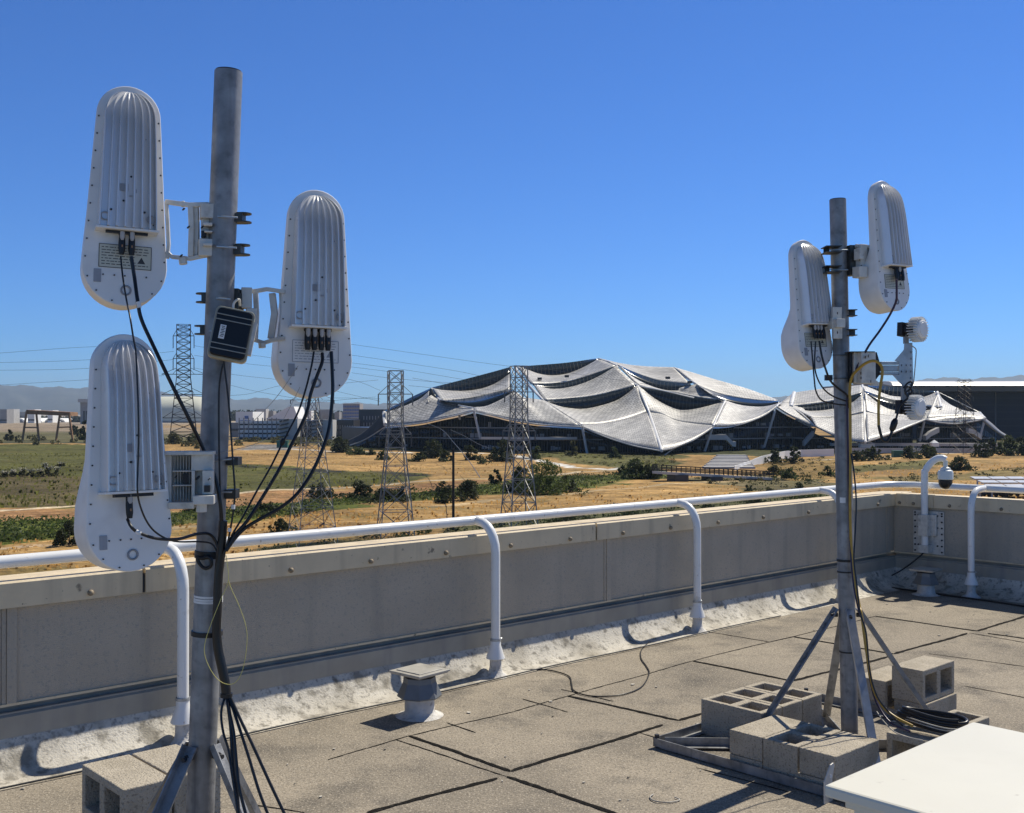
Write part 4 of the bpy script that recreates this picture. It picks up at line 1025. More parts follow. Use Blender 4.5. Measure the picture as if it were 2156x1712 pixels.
LAND = [   # land cover outlines given by where their edges run on the ground; later ones lie on top
    ([(-2000, 880), (480, 880), (505, 912), (480, 931), (-2000, 931)], (.30, .235, .165)),
    ([(-2000, 908), (190, 908), (420, 918), (420, 934), (-2000, 934)], (.13, .12, .055)),
    ([(-2000, 872), (480, 872), (480, 890), (-2000, 890)], (.42, .36, .29)),
    ([(-2000, 935), (190, 936), (430, 970), (505, 976), (700, 988), (900, 1000), (860, 1012), (500, 1042), (190, 1062), (-2000, 1120)], (.100, .100, .028)),
    ([(-2000, 1005), (60, 1000), (190, 1003), (330, 1012), (300, 1050), (190, 1060), (-2000, 1110)], (.115, .092, .042)),
    ([(-2000, 1092), (190, 1064), (500, 1043), (740, 1028), (990, 1012), (1060, 1010), (1000, 1030), (740, 1050), (500, 1072), (190, 1093), (0, 1100), (-2000, 1150)], (.32, .178, .078)),
    ([(-2000, 1135), (0, 1100), (180, 1094), (400, 1085), (560, 1066), (740, 1050), (1000, 1028), (1110, 1006), (1300, 1000), (1350, 985), (1405, 990), (1410, 1008), (1150, 1032), (1000, 1043), (800, 1060), (560, 1090), (400, 1104), (180, 1130), (0, 1142), (-2000, 1210)], (.100, .118, .022)),
    ([(-2000, 1222), (0, 1148), (180, 1138), (400, 1112), (560, 1098), (560, 1101), (400, 1116), (180, 1143), (0, 1153), (-2000, 1230)], (.40, .30, .19)),
    ([(560, 1168), (800, 1130), (1000, 1105), (1250, 1075), (1500, 1050), (1760, 1032), (1760, 1050), (1500, 1100), (1000, 1170), (560, 1230)], (.075, .078, .03)),
    ([(1100, 950), (1300, 953), (1420, 958), (1420, 985), (1350, 985), (1280, 982), (1205, 974), (1140, 962)], (.12, .115, .038)),
    ([(1400, 1004), (1630, 1000), (1640, 1016), (1560, 1024), (1405, 1012)], (.16, .13, .065)),
    ([(1600, 968), (1740, 962), (1770, 985), (1760, 1012), (1640, 1012)], (.26, .17, .058)),
    ([(1780, 981), (1960, 970), (2010, 972), (1960, 985), (1800, 994)], (.15, .135, .042)),
    ([(1560, 1012), (1760, 1005), (1770, 1022), (1560, 1040)], (.13, .11, .05)),
    ([(1800, 1008), (1930, 1000), (2060, 992), (2160, 984), (2160, 1000), (1930, 1016)], (.20, .15, .055)),
    ([(500, 914), (700, 922), (1150, 928), (2600, 925), (2600, 948), (1960, 950), (1600, 962), (1330, 955), (1150, 950), (740, 948), (690, 938), (505, 930)], (.06, .065, .026)),
    ([(520, 938), (600, 936), (640, 942), (600, 947), (520, 947)], (.20, .19, .18)),
    ([(505, 979), (700, 989), (890, 1001), (940, 1004), (890, 1003.5), (700, 992.5), (505, 982)], (.028, .028, .022)),
    ([(-600, 930), (100, 929), (190, 931), (190, 934.5), (100, 933), (-600, 935)], (.05, .055, .035)),
]
PATHS = [([(-600, 1108), (0, 1071), (190, 1060), (345, 1050), (500, 1041), (740, 1024), (840, 1016), (930, 1013), (1075, 1007), (1200, 999), (1285, 990)], 1.1, (.56, .46, .31)),
         ([(690, 951), (816, 952), (930, 953), (1040, 955), (1090, 960), (1141, 971), (1208, 983), (1280, 988), (1300, 986)], 1.5, (.66, .64, .58)),
         ([(505, 947), (600, 945), (700, 950)], 1.2, (.55, .53, .48)),
         ([(1640, 972), (1760, 967), (1860, 961), (1960, 956), (2200, 947)], 1.3, (.46, .40, .31)),
         ([(880, 1071), (1000, 1058), (1200, 1040), (1390, 1022), (1600, 1010)], 1.0, (.42, .31, .17))]
def to_px(X, Y, Z=GZ):
    dz = Z - EYE; f = Y * _c + dz * _s; u = -Y * _s + dz * _c
    return CX + F * X / f, CY - F * u / f
def ground():
    xs = np.concatenate([[-9000, -4500, -2200, -1200, -700, -420, -280], np.arange(-215, 305, 1.3), [340, 420, 560, 800, 1200, 2200, 4500, 9000]])
    ys = np.concatenate([[-60, -20, 20, 50, 70], np.arange(80, 240, .9), np.arange(240, 480, 1.8), [490, 510, 540, 580, 640, 720, 820, 950, 1100, 1300, 1600, 2000, 2600, 3500, 5000, 8000, 13000]])
    X, Y = np.meshgrid(xs, ys, indexing='ij')
    wx = (vnoise(X, Y, 9, 1) - .5) + .5 * (vnoise(X, Y, 3, 2) - .5); wy = (vnoise(X, Y, 9, 3) - .5) + .5 * (vnoise(X, Y, 3, 4) - .5)
    px, py = to_px(X + wx * 7, np.maximum(Y + wy * 7, 5))
    col = np.empty(X.shape + (3,)); col[:] = (.385, .24, .092)
    for poly, c in LAND: col[pin(poly, px, py)] = c
    ppx, ppy = X + wx * .8, Y + wy * .8
    for pts, wd, c in PATHS:
        G = [Gd(x, y) for x, y in pts]; m = np.full(X.shape, 1e9)
        for a, b in zip(G[:-1], G[1:]):
            dx, dy = b.x - a.x, b.y - a.y; L2 = dx * dx + dy * dy
            t = np.clip(((ppx - a.x) * dx + (ppy - a.y) * dy) / L2, 0, 1)
            m = np.minimum(m, np.hypot(ppx - a.x - t * dx, ppy - a.y - t * dy))
        col[m < wd] = c
    Z = GZ + (vnoise(X, Y, 14, 7) - .5) * .7 + (vnoise(X, Y, 4, 8) - .5) * .25
    Z = np.where((Y > 480) | (Y < 75), GZ, Z)
    nx, ny = X.shape
    V = np.stack([X, Y, Z], -1).reshape(-1, 3)
    I = np.arange(nx * ny).reshape(nx, ny)
    Fc = np.stack([I[:-1, :-1], I[1:, :-1], I[1:, 1:], I[:-1, 1:]], -1).reshape(-1, 4)
    me = bpy.data.meshes.new('ground'); me.vertices.add(len(V)); me.vertices.foreach_set('co', V.ravel().astype(np.float32))
    me.loops.add(Fc.size); me.loops.foreach_set('vertex_index', Fc.ravel().astype(np.int32))
    me.polygons.add(len(Fc)); me.polygons.foreach_set('loop_start', np.arange(0, Fc.size, 4, dtype=np.int32))
    me.update(calc_edges=True)
    a = me.color_attributes.new('cover', 'FLOAT_COLOR', 'POINT')
    C = np.ones((len(V), 4), np.float32); C[:, :3] = col.reshape(-1, 3); a.data.foreach_set('color', C.ravel())
    o = bpy.data.objects.new('ground', me); COL.objects.link(o); tag(o, kind='structure')
    m = bpy.data.materials.new('land_cover'); m.use_nodes = True; n = m.node_tree.nodes; L = m.node_tree.links; b = n['Principled BSDF']
    b.inputs['Roughness'].default_value = .95; b.inputs['Specular IOR Level'].default_value = .15
    at_ = n.new('ShaderNodeAttribute'); at_.attribute_name = 'cover'; tc = n.new('ShaderNodeTexCoord')
    cur = at_.outputs['Color']
    for sc, lo, hi, a0, a1, st in ((.05, .35, .65, .72, 1.25, None), (.35, .3, .7, .6, 1.32, None), (1.6, .3, .7, .58, 1.36, None)):
        t = n.new('ShaderNodeTexNoise'); t.inputs['Scale'].default_value = sc; t.inputs['Detail'].default_value = 6
        mp = n.new('ShaderNodeMapping'); mp.inputs['Scale'].default_value = (.5, 1, 1); L.new(tc.outputs['Object'], mp.inputs[0]); L.new(mp.outputs[0], t.inputs[0])
        r = n.new('ShaderNodeMapRange'); r.inputs[1].default_value = lo; r.inputs[2].default_value = hi; r.inputs[3].default_value = a0; r.inputs[4].default_value = a1
        L.new(t.outputs['Fac'], r.inputs[0]); x = n.new('ShaderNodeMix'); x.data_type = 'RGBA'; x.blend_type = 'MULTIPLY'; x.inputs[0].default_value = 1
        L.new(cur, x.inputs[6]); L.new(r.outputs[0], x.inputs[7]); cur = x.outputs[2]
    # patches where green pushes through the dry grass
    t = n.new('ShaderNodeTexNoise'); t.inputs['Scale'].default_value = .09; t.inputs['Detail'].default_value = 7; L.new(tc.outputs['Object'], t.inputs[0])
    r = n.new('ShaderNodeMapRange'); r.inputs[1].default_value = .54; r.inputs[2].default_value = .68; r.inputs[3].default_value = 0; r.inputs[4].default_value = .55
    L.new(t.outputs['Fac'], r.inputs[0]); x = n.new('ShaderNodeMix'); x.data_type = 'RGBA'; L.new(r.outputs[0], x.inputs[0]); L.new(cur, x.inputs[6]); x.inputs[7].default_value = (.14, .12, .042, 1)
    L.new(x.outputs[2], b.inputs['Base Color'])
    bn = n.new('ShaderNodeBump'); bn.inputs['Strength'].default_value = .8; bn.inputs['Distance'].default_value = .5
    t = n.new('ShaderNodeTexNoise'); t.inputs['Scale'].default_value = 1.4; t.inputs['Detail'].default_value = 5; L.new(tc.outputs['Object'], t.inputs[0])
    L.new(t.outputs['Fac'], bn.inputs['Height']); L.new(bn.outputs[0], b.inputs['Normal'])
    me.materials.append(m)
ground()

# ---------------------------------------------------------------- foliage
def leaves(centres, radii, n, size, seed, flat=.75):
    """many small leaf quads spread through clumps; returns verts, faces"""
    R = np.random.RandomState(seed); k = len(centres)
    idx = R.randint(0, k, n); d = R.normal(size=(n, 3)); d /= np.linalg.norm(d, axis=1)[:, None]
    rad = np.cbrt(R.uniform(.12, 1, n))[:, None]
    c = np.array(centres)[idx] + d * rad * np.array(radii)[idx]
    u = R.normal(size=(n, 3)); u /= np.linalg.norm(u, axis=1)[:, None]
    v = np.cross(u, R.normal(size=(n, 3))); v /= np.linalg.norm(v, axis=1)[:, None]
    s = size * R.uniform(.55, 1.35, (n, 1)); q = np.stack([c - u * s, c + v * s * flat, c + u * s, c - v * s * flat], 1).reshape(-1, 3)
    f = np.arange(4 * n).reshape(n, 4); return q, f
def npmesh(name, V, Fq, m, parent=None):
    me = bpy.data.meshes.new(name); me.vertices.add(len(V)); me.vertices.foreach_set('co', np.asarray(V, np.float32).ravel())
    me.loops.add(Fq.size); me.loops.foreach_set('vertex_index', Fq.ravel().astype(np.int32))
    me.polygons.add(len(Fq)); me.polygons.foreach_set('loop_start', np.arange(0, Fq.size, 4, dtype=np.int32)); me.update(calc_edges=True)
    me.materials.append(m); o = bpy.data.objects.new(name, me); COL.objects.link(o)
    if parent: o.parent = parent
    return o
SEED = [10]
def shrub(name, label, x, y, wpx, hpx, leaf=0, group=None, cat='shrub', trunk=.12, dens=1.0):
    """x,y: picture point of its foot on the ground; wpx,hpx its size there"""
    g = Gd(x, y); d = g.y; W_ = wpx * d / F; H_ = hpx * d / F; SEED[0] += 1; R = random.Random(SEED[0])
    t = thing(name, label, cat, g, R.uniform(0, 6), group)
    k = max(8, min(34, int(8 * W_ / max(.5, H_) + W_ * 1.8)))
    cs = []; rs = []
    for i in range(k):
        a = R.uniform(0, 2 * math.pi); q = math.sqrt(R.uniform(0, 1)); h = R.uniform(trunk, 1)
        kk = math.sqrt(max(.08, 1 - (2 * abs(h - .42)) ** 2 * .8))
        r = .5 * W_ * R.uniform(.13, .42)
        cs.append((math.cos(a) * q * (.5 * W_ - r * .7) * kk, math.sin(a) * q * (.5 * W_ - r * .7) * kk, max(r * .45, h * H_ - r * .55))); rs.append((r, r, min(r, H_ * .3)))
    for i in range(5):                # low skirts spreading round the foot
        a = R.uniform(0, 2 * math.pi); q = R.uniform(.35, .78) * W_; r = W_ * R.uniform(.10, .24); cs.append((math.cos(a) * q, math.sin(a) * q, H_ * .16)); rs.append((r, r, H_ * R.uniform(.12, .26)))
    sz = max(.085, .0009 * d); n = int(min(5200, max(220, dens * 9.5 * W_ * H_ / sz ** 2 * .42)))
    V, Fq = leaves(cs, rs, n, sz, SEED[0]); V[:, 2] = np.maximum(V[:, 2], .0)
    npmesh('crown', V, Fq, LEAF[leaf], t)
    b = MB(); 
    for i in range(3):
        c = cs[i % k]; b.tube([(c[0] * .1, c[1] * .1, -.1), (c[0] * .4, c[1] * .4, c[2] * .5), (c[0] * .8, c[1] * .8, c[2])], [.05 * H_ * .6 + .02, .02 * H_ * .6 + .015, .012], 6)
    each(b, 'trunk', M['bark'], t, world=False)
    return t
SH = [ # label, x, y, w, h, leaf
 ('round dark shrub under the antenna right of the left pole', 673, 1046, 50, 28, 0), ('dark bush left of the nearer twin pylons, right of the round shrub', 757, 1050, 52, 34, 0), ('low dark bush at the foot of the marsh, behind the second pylon', 808, 1054, 58, 24, 0),
 ('dark bush just right of the second pylon', 846, 1052, 34, 26, 0), ('bush left of the dark wooden pole', 930, 1042, 38, 26, 0), ('low bush at the left foot of the wooden pole', 934, 1058, 34, 18, 0), ('wide dark bush right of the wooden pole', 985, 1050, 52, 34, 0),
 ('small upright dark bush between the wooden pole and the green willow', 1042, 1018, 28, 26, 0), ('bush topped by pale leaves above the wide dark bush', 990, 1034, 30, 20, 1), ('small dark bush left of the black cables, in the bright green strip', 564, 1080, 54, 20, 0), ('dark low bush close above the rail, right of the bundle', 590, 1118, 40, 22, 0),
 ('big dark bush left of the lowest antenna, just above the rail', 145, 1150, 54, 46, 0), ('large light green willow bush, the biggest in the green strip', 1147, 1036, 100, 58, 3), ('dark bush leaning on the left of the willow bush', 1096, 1034, 48, 44, 1), ('low dark bush at the right foot of the willow bush', 1190, 1034, 40, 28, 0),
 ('dark bush left of the footbridge', 1338, 1006, 60, 34, 1), ('bush touching the left end of the footbridge', 1374, 1008, 40, 32, 0), ('small bush among green grass above the willow', 1310, 999, 30, 16, 1),
 ('dark tree in front of the left facade, tallest of its clump', 913, 963, 46, 34, 0), ('low dark bush on dry grass left of the facade tree', 882, 971, 34, 16, 0), ('bush casting shade on dry grass right of the facade tree', 936, 970, 28, 20, 0), ('round tree between wooden pole top and the third pylon', 988, 968, 32, 28, 0), ('dense dark tree left of the third pylon', 1057, 968, 44, 38, 0), ('little bush between the round tree and the dense tree', 1017, 975, 18, 9, 1), ('bush beside the second pylon at the white path', 806, 968, 24, 18, 1),
 ('slender pale tree before the facade right of the third pylon', 1205, 958, 22, 26, 2), ('slender tree before the facade under the grey roof crease', 1291, 963, 18, 22, 1), ('little tree at the foot of the third pylon', 1125, 965, 24, 26, 1),
 ('dark square clipped tree right of the white stair ramp', 1630, 972, 25, 28, 0), ('second dark square tree, left of the right pole', 1672, 972, 27, 30, 0), ('olive bush below the square trees', 1629, 998, 32, 16, 2), ('green bush in the dry slope right of the footbridge', 1657, 1006, 40, 18, 1), ('small bush touching the left of the right pole', 1742, 1000, 20, 18, 1),
 ('lone small bush on the dry bank above the rail', 1575, 1034, 13, 13, 0), ('low dark scrub on the dry bank left of the right pole', 1618, 1036, 20, 10, 2), ('dark scrub on the bank just left of the right pole', 1680, 1034, 26, 16, 0),
 ('dark leafy bush over the camera gooseneck', 2020, 988, 42, 24, 0), ('hedge bush left of the green container', 1806, 968, 30, 22, 0), ('hedge bush touching the green container on its left', 1838, 967, 34, 24, 0), ('dark pointed hedge bush right of the green container', 1914, 964, 30, 22, 0), ('broad dark bush left of the far right pylon', 1948, 963, 44, 24, 0), ('bush right of the far right pylon', 2064, 960, 34, 26, 0), ('upright bush near the right edge below the tent eave', 2088, 955, 24, 28, 0), ('pale green tree at the right edge', 2122, 956, 40, 34, 1), ('dark tree cut by the right edge', 2150, 957, 34, 36, 0),
 ('dark small tree beside the brown gantry', 178, 924, 20, 34, 0), ('round dark tree behind the right leg of the gantry', 157, 914, 26, 16, 0), ('brown bush left of the gantry', 20, 926, 16, 20, 2),
 ('dark bush in front of the parking garage stair tower', 718, 950, 40, 28, 0), ('low green bush at the left tip of the tent roof', 752, 956, 44, 14, 1), ('small bush on the lawn right of the low green bush', 782, 957, 18, 10, 1),
 ('green scrub under the brown pylon behind the left pole', 362, 934, 36, 20, 2), ('dark scrub right of the brown pylon', 412, 934, 36, 20, 1), ('round scrub behind the louvred bracket tray', 402, 1082, 40, 22, 1),
 ('dark scrub peeping under the rail right of the first full post', 1190, 1098, 46, 16, 0), ('scrub under the rail between the two posts', 1330, 1086, 50, 14, 1), ('low scrub under the rail right of the second post', 1490, 1074, 34, 13, 0), ('scrub under the rail nearest the right pole', 1590, 1064, 46, 15, 0), ('green scrub close to the right pole under the rail', 1700, 1052, 60, 14, 1), ('dark scrub under the rail left of the first full post', 860, 1142, 70, 16, 1),
]
for lb, x, y, w_, h_, lf in SH: shrub('shrub' if h_ < 25 else 'bush', lb, x, y + h_ * .08, w_ * 1.2, h_ * 1.2, lf, 'shrubs and small trees on the land below')
for i, (x, y, w_, h_) in enumerate([(12, 1004, 20, 11), (28, 1003, 16, 13), (48, 1002, 22, 15), (66, 1003, 20, 13), (84, 1002, 18, 13), (103, 1002, 22, 20), (120, 1001, 18, 16), (94, 984, 16, 8), (128, 982, 18, 8)]):
    t = shrub('plume_grass', 'pale plumed grass clump in the marsh left of the antennas', x, y, w_, h_, 2, 'pale plumed grass clumps in the marsh', 'grass clump', .2, .6)
    c = [k for k in kids(t) if k.name.startswith('crown')][0]; g = Gd(x, y)
    R = np.random.RandomState(i); n = 90; W_ = w_ * g.y / F; H_ = h_ * g.y / F
    V, Fq = leaves([(W_ * .3 * math.cos(q), W_ * .3 * math.sin(q), H_ * .95) for q in range(6)], [(W_ * .16, W_ * .16, H_ * .28)] * 6, n, .16, 40 + i, .4)
    if 'plume' not in M: M['plume'] = mat('plume', (.50, .46, .34), .8)
    npmesh('plumes', V, Fq, M['plume'], t)
# grass tufts nobody could count
def tufts(name, n, polys, colm, hgt, seed, outside=None):
    R = np.random.RandomState(seed); px = R.uniform(-60, 2215, n * 4); py = 955 + (1200 - 955) * R.uniform(0, 1, n * 4) ** 1.3
    keep = np.zeros(len(px), bool)
    for p in polys: keep |= pin(p, px, py)
    if outside:
        for p in outside: keep &= ~pin(p, px, py)
    px, py = px[keep][:n], py[keep][:n]; P = np.array([Gd(a, b) for a, b in zip(px, py)]); m = len(P)
    if not m: return
    h = hgt * R.uniform(.5, 1.4, m); w = h * R.uniform(.6, 1.3, m); a = R.uniform(0, math.pi, m); dx, dy = np.cos(a) * w, np.sin(a) * w; lean = R.normal(0, .3, (m, 2)) * h[:, None]
    q = np.stack([P + np.stack([-dx * .5, -dy * .5, -.25 + 0 * h], -1), P + np.stack([dx * .5, dy * .5, -.25 + 0 * h], -1), P + np.stack([dx * .9 + lean[:, 0], dy * .9 + lean[:, 1], h], -1), P + np.stack([-dx * .7 + lean[:, 0], -dy * .7 + lean[:, 1], h * .8], -1)], 1).reshape(-1, 3)
    o = npmesh(name, q, np.arange(4 * m).reshape(m, 4), colm); me = o.data
    me.polygons.foreach_set('use_smooth', [True] * m)
    N = np.stack([R.normal(0, .25, 4 * m), R.normal(0, .25, 4 * m), np.ones(4 * m)], -1); N /= np.linalg.norm(N, axis=1)[:, None]
    me.normals_split_custom_set_from_vertices(N.tolist()); tag(o, kind='stuff')
GREENS = [LAND[3][0], LAND[6][0], LAND[9][0]]
NOG = [p for p, _ in LAND] + [[(600, 940), (2300, 940), (2300, 968), (1640, 975), (1300, 992), (1200, 990), (1050, 962), (600, 958)]]
tufts('dry_grass', 9000, [[(-100, 950), (2300, 950), (2300, 1210), (-100, 1210)]], translu(mat('dry_grass', (.46, .27, .09), .9, 0, .3, .3), .6), .17, 3, NOG)
tufts('marsh_grass', 5200, GREENS, translu(mat('marsh_grass', (.125, .13, .034), .9, 0, .35, .3), .6), .24, 4)

def scrub(name, n, polys, hgt, m, seed, per=26):
    R = np.random.RandomState(seed); px = R.uniform(-40, 2200, n * 30); py = 960 + 240 * R.uniform(0, 1, n * 30) ** 1.3; k = np.zeros(len(px), bool)
    for p in polys: k |= pin(p, px, py)
    px, py = px[k][:n], py[k][:n]; P = np.array([Gd(x, y) for x, y in zip(px, py)]); h = hgt * R.uniform(.35, 1.3, len(P))
    cs = P + np.stack([0 * h, 0 * h, h * .4], -1); rs = np.stack([h * R.uniform(.8, 2.2, len(P)), h * .9, h * .55], -1)
    V, Fq = leaves(cs, rs, len(P) * per, .15, seed); V[:, 2] = np.maximum(V[:, 2], GZ - .2); tag(npmesh(name, V, Fq, m), kind='stuff')
STRIP = LAND[6][0]
scrub('strip_scrub', 760, [STRIP], .85, LEAF[3], 31); scrub('dark_scrub', 300, [[(400, 1075), (760, 1030), (1000, 1024), (1110, 1004), (1400, 988), (1400, 1012), (1150, 1032), (1000, 1046), (800, 1064), (560, 1094)], [(1560, 1010), (1765, 1004), (1770, 1026), (1560, 1044)], LAND[8][0]], 1.0, LEAF[0], 32, 40)
scrub('bank_scrub', 260, [LAND[9][0], LAND[10][0], LAND[11][0], LAND[12][0], LAND[14][0]], .7, LEAF[2], 33, 30)

# ================================================================ PYLONS AND WIRES
def pylon(label, x, ytop, ybase, wb, wt, levels, arms, mt, tk, waist=None, d=None, rz=.3, ins=True):
    g = Gd(x, ybase); d = g.y; H = (ybase - ytop) * d / F; s = d / F; t = thing('lattice_pylon', label, 'pylon', g, rz, 'steel lattice power pylons')
    def hw(z):
        q = z / H; ww = waist if waist else .6
        return .5 * s * (wb + (wt - wb) * min(1, q / ww))
    zs = [H * q for q in levels]
    def cn(z): h = hw(z); return [Vector((h * a, h * b_, z)) for a, b_ in ((1, 1), (-1, 1), (-1, -1), (1, -1))]
    for i in range(4):
        b = MB(); b.tube([cn(z)[i] for z in [-.3] + zs], tk, 4); b.build('leg', mt, t, world=False)
    b = MB()
    for za, zb in zip(zs[:-1], zs[1:]):
        A, B_ = cn(za), cn(zb)
        for i in range(4):
            j = (i + 1) % 4
            b.tube([A[i], B_[j]], tk * .6, 4); b.tube([A[j], B_[i]], tk * .6, 4)
            b.tube([B_[i], B_[j]], tk * .6, 4)
    b.build('bracing', mt, t, world=False)
    for q, half, drop in arms:
        z = H * q; b = MB(); L = half * s; h = hw(z); cr = Vector((math.cos(-rz), math.sin(-rz), 0))
        b.tube([cr * -L + Vector((0, 0, z)), Vector((0, 0, z)), cr * L + Vector((0, 0, z))], tk * .9, 4)
        for sg in (-1, 1):
            b.tube([cr * L * sg + Vector((0, 0, z)), cr * h * sg + Vector((0, 0, z + H * .055))], tk * .6, 4); b.tube([cr * L * sg * .5 + Vector((0, 0, z)), cr * h * sg + Vector((0, 0, z + H * .04))], tk * .5, 4)
        b.build('crossarm', mt, t, world=False)
        if drop:
            for sg in (-1, 1):
                b = MB(); p = cr * L * sg + Vector((0, 0, z)); b.tube([p, p + Vector((0, 0, -drop * s))], tk * .9, 6); b.build('insulator', M['ins'], t, world=False)
    return t
lv = [0, .16, .30, .43, .54, .64, .73, .80, .87, .93, 1]
pylon('brown backlit pylon seen between the lowest antenna and the left pole', 386, 684, 929, 56, 28, [0, .08, .16, .23, .30, .37, .43, .49, .55, .61, .67, .73, .79, .85, .91, .96, 1], [(.905, 22, 26), (.71, 22, 24), (.575, 46, 0), (.40, 46, 0), (.20, 44, 0)], M['pylr'], .24, .55)
pylon('pale small pylon directly beneath the antenna right of the left pole', 657, 838, 1152, 86, 20, [0, .14, .27, .39, .50, .60, .70, .80, .90, 1], [(.985, 46, 8)], M['pyl'], .045, .97, rz=.5)
pylon('pylon with drooping insulators in front of the left end of the tent roof', 832, 781, 1132, 72, 29, lv, [(.86, 36, 24), (.62, 34, 26)], M['pyl'], .07, .66, rz=.25)
pylon('taller pylon crossing the middle of the tent roof', 1092, 771, 1112, 62, 28, lv, [(.84, 30, 22), (.60, 34, 20)], M['pyl'], .078, .66, rz=.4)
pylon('distant thin pylon before the smaller tent roof near the right edge', 2030, 801, 956, 46, 18, lv, [(.97, 20, 0), (.78, 18, 10), (.60, 20, 10)], M['pylr'], .085, .7, rz=.3)
g = Gd(954, 1115)
t = thing('utility_pole', 'dark wooden pole standing alone between the second and third pylons', 'utility pole', g)
b = MB(); b.tube([(0, 0, -.3), (0, 0, 170 * g.y / F)], [.17, .14], 10); b.build('pole_shaft', M['wood'], t, world=False)
b = MB(); b.tube([(0, 0, 167 * g.y / F), (.1, -.2, 167 * g.y / F)], .10, 8); b.build('pole_fitting', M['dark'], t, world=False)
def wire(label, pts, d, r, grp='power lines crossing the sky'):
    b = MB(); b.tube(pp(pts, d), r, 4, smooth=6); tag(b.build('power_line', M['wire']), label, 'power line', grp)
wire('pale service wire dropping from under the roof edge past the wooden pole', [(897, 891), (930, 905), (955, 932), (985, 968), (1010, 1005)], [300, 124], .05)
wire('pale service wire curving from the facade down to the third pylon', [(948, 905), (975, 917), (1005, 934), (1030, 944)], [300, 200], .05)
LW = [([(-20, 764), (180, 758), (366, 740)], 503), ([(-20, 780), (180, 776), (366, 757)], 503), ([(-20, 812), (180, 800), (345, 791)], 480), ([(330, 735), (200, 730), (-20, 745)], 520),
      ([(408, 728), (560, 752), (700, 768), (815, 782)], 420), ([(408, 748), (520, 766), (600, 775), (740, 800), (800, 822)], 400), ([(408, 775), (500, 790), (620, 805), (800, 845)], 400), ([(425, 793), (520, 820), (640, 842)], 300), ([(425, 835), (520, 830), (600, 812), (660, 840)], 260),
      ([(739, 725), (860, 742), (1000, 762), (1078, 772)], 260), ([(700, 742), (850, 764), (980, 785), (1062, 806)], 240), ([(739, 764), (860, 780), (980, 800), (1065, 812)], 220), ([(740, 785), (830, 797), (960, 806), (1070, 800)], 220), ([(868, 796), (960, 812), (1066, 825)], 130), ([(860, 812), (960, 822), (1064, 838)], 130), ([(796, 800), (700, 812), (640, 845)], 110), ([(600, 842), (700, 838), (800, 840)], 140), ([(1120, 772), (1300, 800), (1700, 850), (2030, 806)], 360), ([(620, 852), (740, 840), (790, 836)], 160)]
for i, (q, d) in enumerate(LW): wire('thin dark power line strung between the pylons', q, d, .00016 * d)

# ================================================================ TENT-ROOFED BUILDINGS
def c7(x, y): return (739 + .3348 * x, 722 + .3349 * y)
def c8(x, y): return (1409.4 + .346 * x, 739.1 + .3458 * y)
def cb7(x, y): return (1718.8 + .18066 * x, 687.5 + .1807 * y)
def resample(P, n):
    P = [Vector(p) for p in P]; P = catmull(P, 8) if len(P) > 2 else P
    L = [0]
    for a, c in zip(P[:-1], P[1:]): L.append(L[-1] + (c - a).length)
    out = []
    for i in range(n + 1):
        s = L[-1] * i / n; k = 0
        while k < len(L) - 2 and L[k + 1] < s: k += 1
        f = (s - L[k]) / max(1e-9, L[k + 1] - L[k]); out.append(P[k].lerp(P[k + 1], min(1, max(0, f))))
    return out
def line(fn, pts, d0, d1):
    n = len(pts); xs = [fn(*p)[0] for p in pts]; sp = (xs[-1] - xs[0]) or 1
    return [Wd(*fn(*p), d0 + (d1 - d0) * (x - xs[0]) / sp) for p, x in zip(pts, xs)]
def ruled(name, m, parent, top, bot, n=26, k=8, sag=0.0, solid=.45):
    A, B_ = resample(top, n), resample(bot, n); b = MB(); b.uv = []
    lu = sum((B_[i + 1] - B_[i]).length for i in range(n)); 
    for i in range(n + 1):
        for j in range(k + 1):
            f = j / k; p = A[i].lerp(B_[i], f); p.z -= sag * math.sin(math.pi * f)
            b.v.append(p); b.uv.append((i / n * lu / 1.5, f * (A[i] - B_[i]).length / 1.5))
    for i in range(n):
        for j in range(k):
            a = i * (k + 1) + j; b.f.append((a, a + 1, a + k + 2, a + k + 1))
    b_ = b.build(name, m, parent, smooth=60, fix=False)
    if solid: q = b_.modifiers.new('solid', 'SOLIDIFY'); q.thickness = solid; q.offset = 0
    return b_
def beam(parent, fn, pts, d0, d1, r, name='ridge_beam', m=None):
    b = MB(); P = line(fn, pts, d0, d1); b.tube(catmull(P, 5) if len(P) > 2 else P, r * .62, 6); return b.build(name, m or M['ridge'], parent, smooth=60)
def glazing(parent, top, bot, bars=14):
    o = ruled('clerestory_window', M['glass'], parent, top, bot, 20, 1, 0, .5)
    A, B_ = resample(top, bars), resample(bot, bars); b = MB()
    for i in range(1, bars):
        a, c = A[i] + Vector((0, -.45, 0)), B_[i] + Vector((0, -.45, 0))
        if (a - c).length > .8: b.tube([a, c], .07, 4)
    if b.v: each(b, 'glazing_bar', M['mull'], o)
    return o
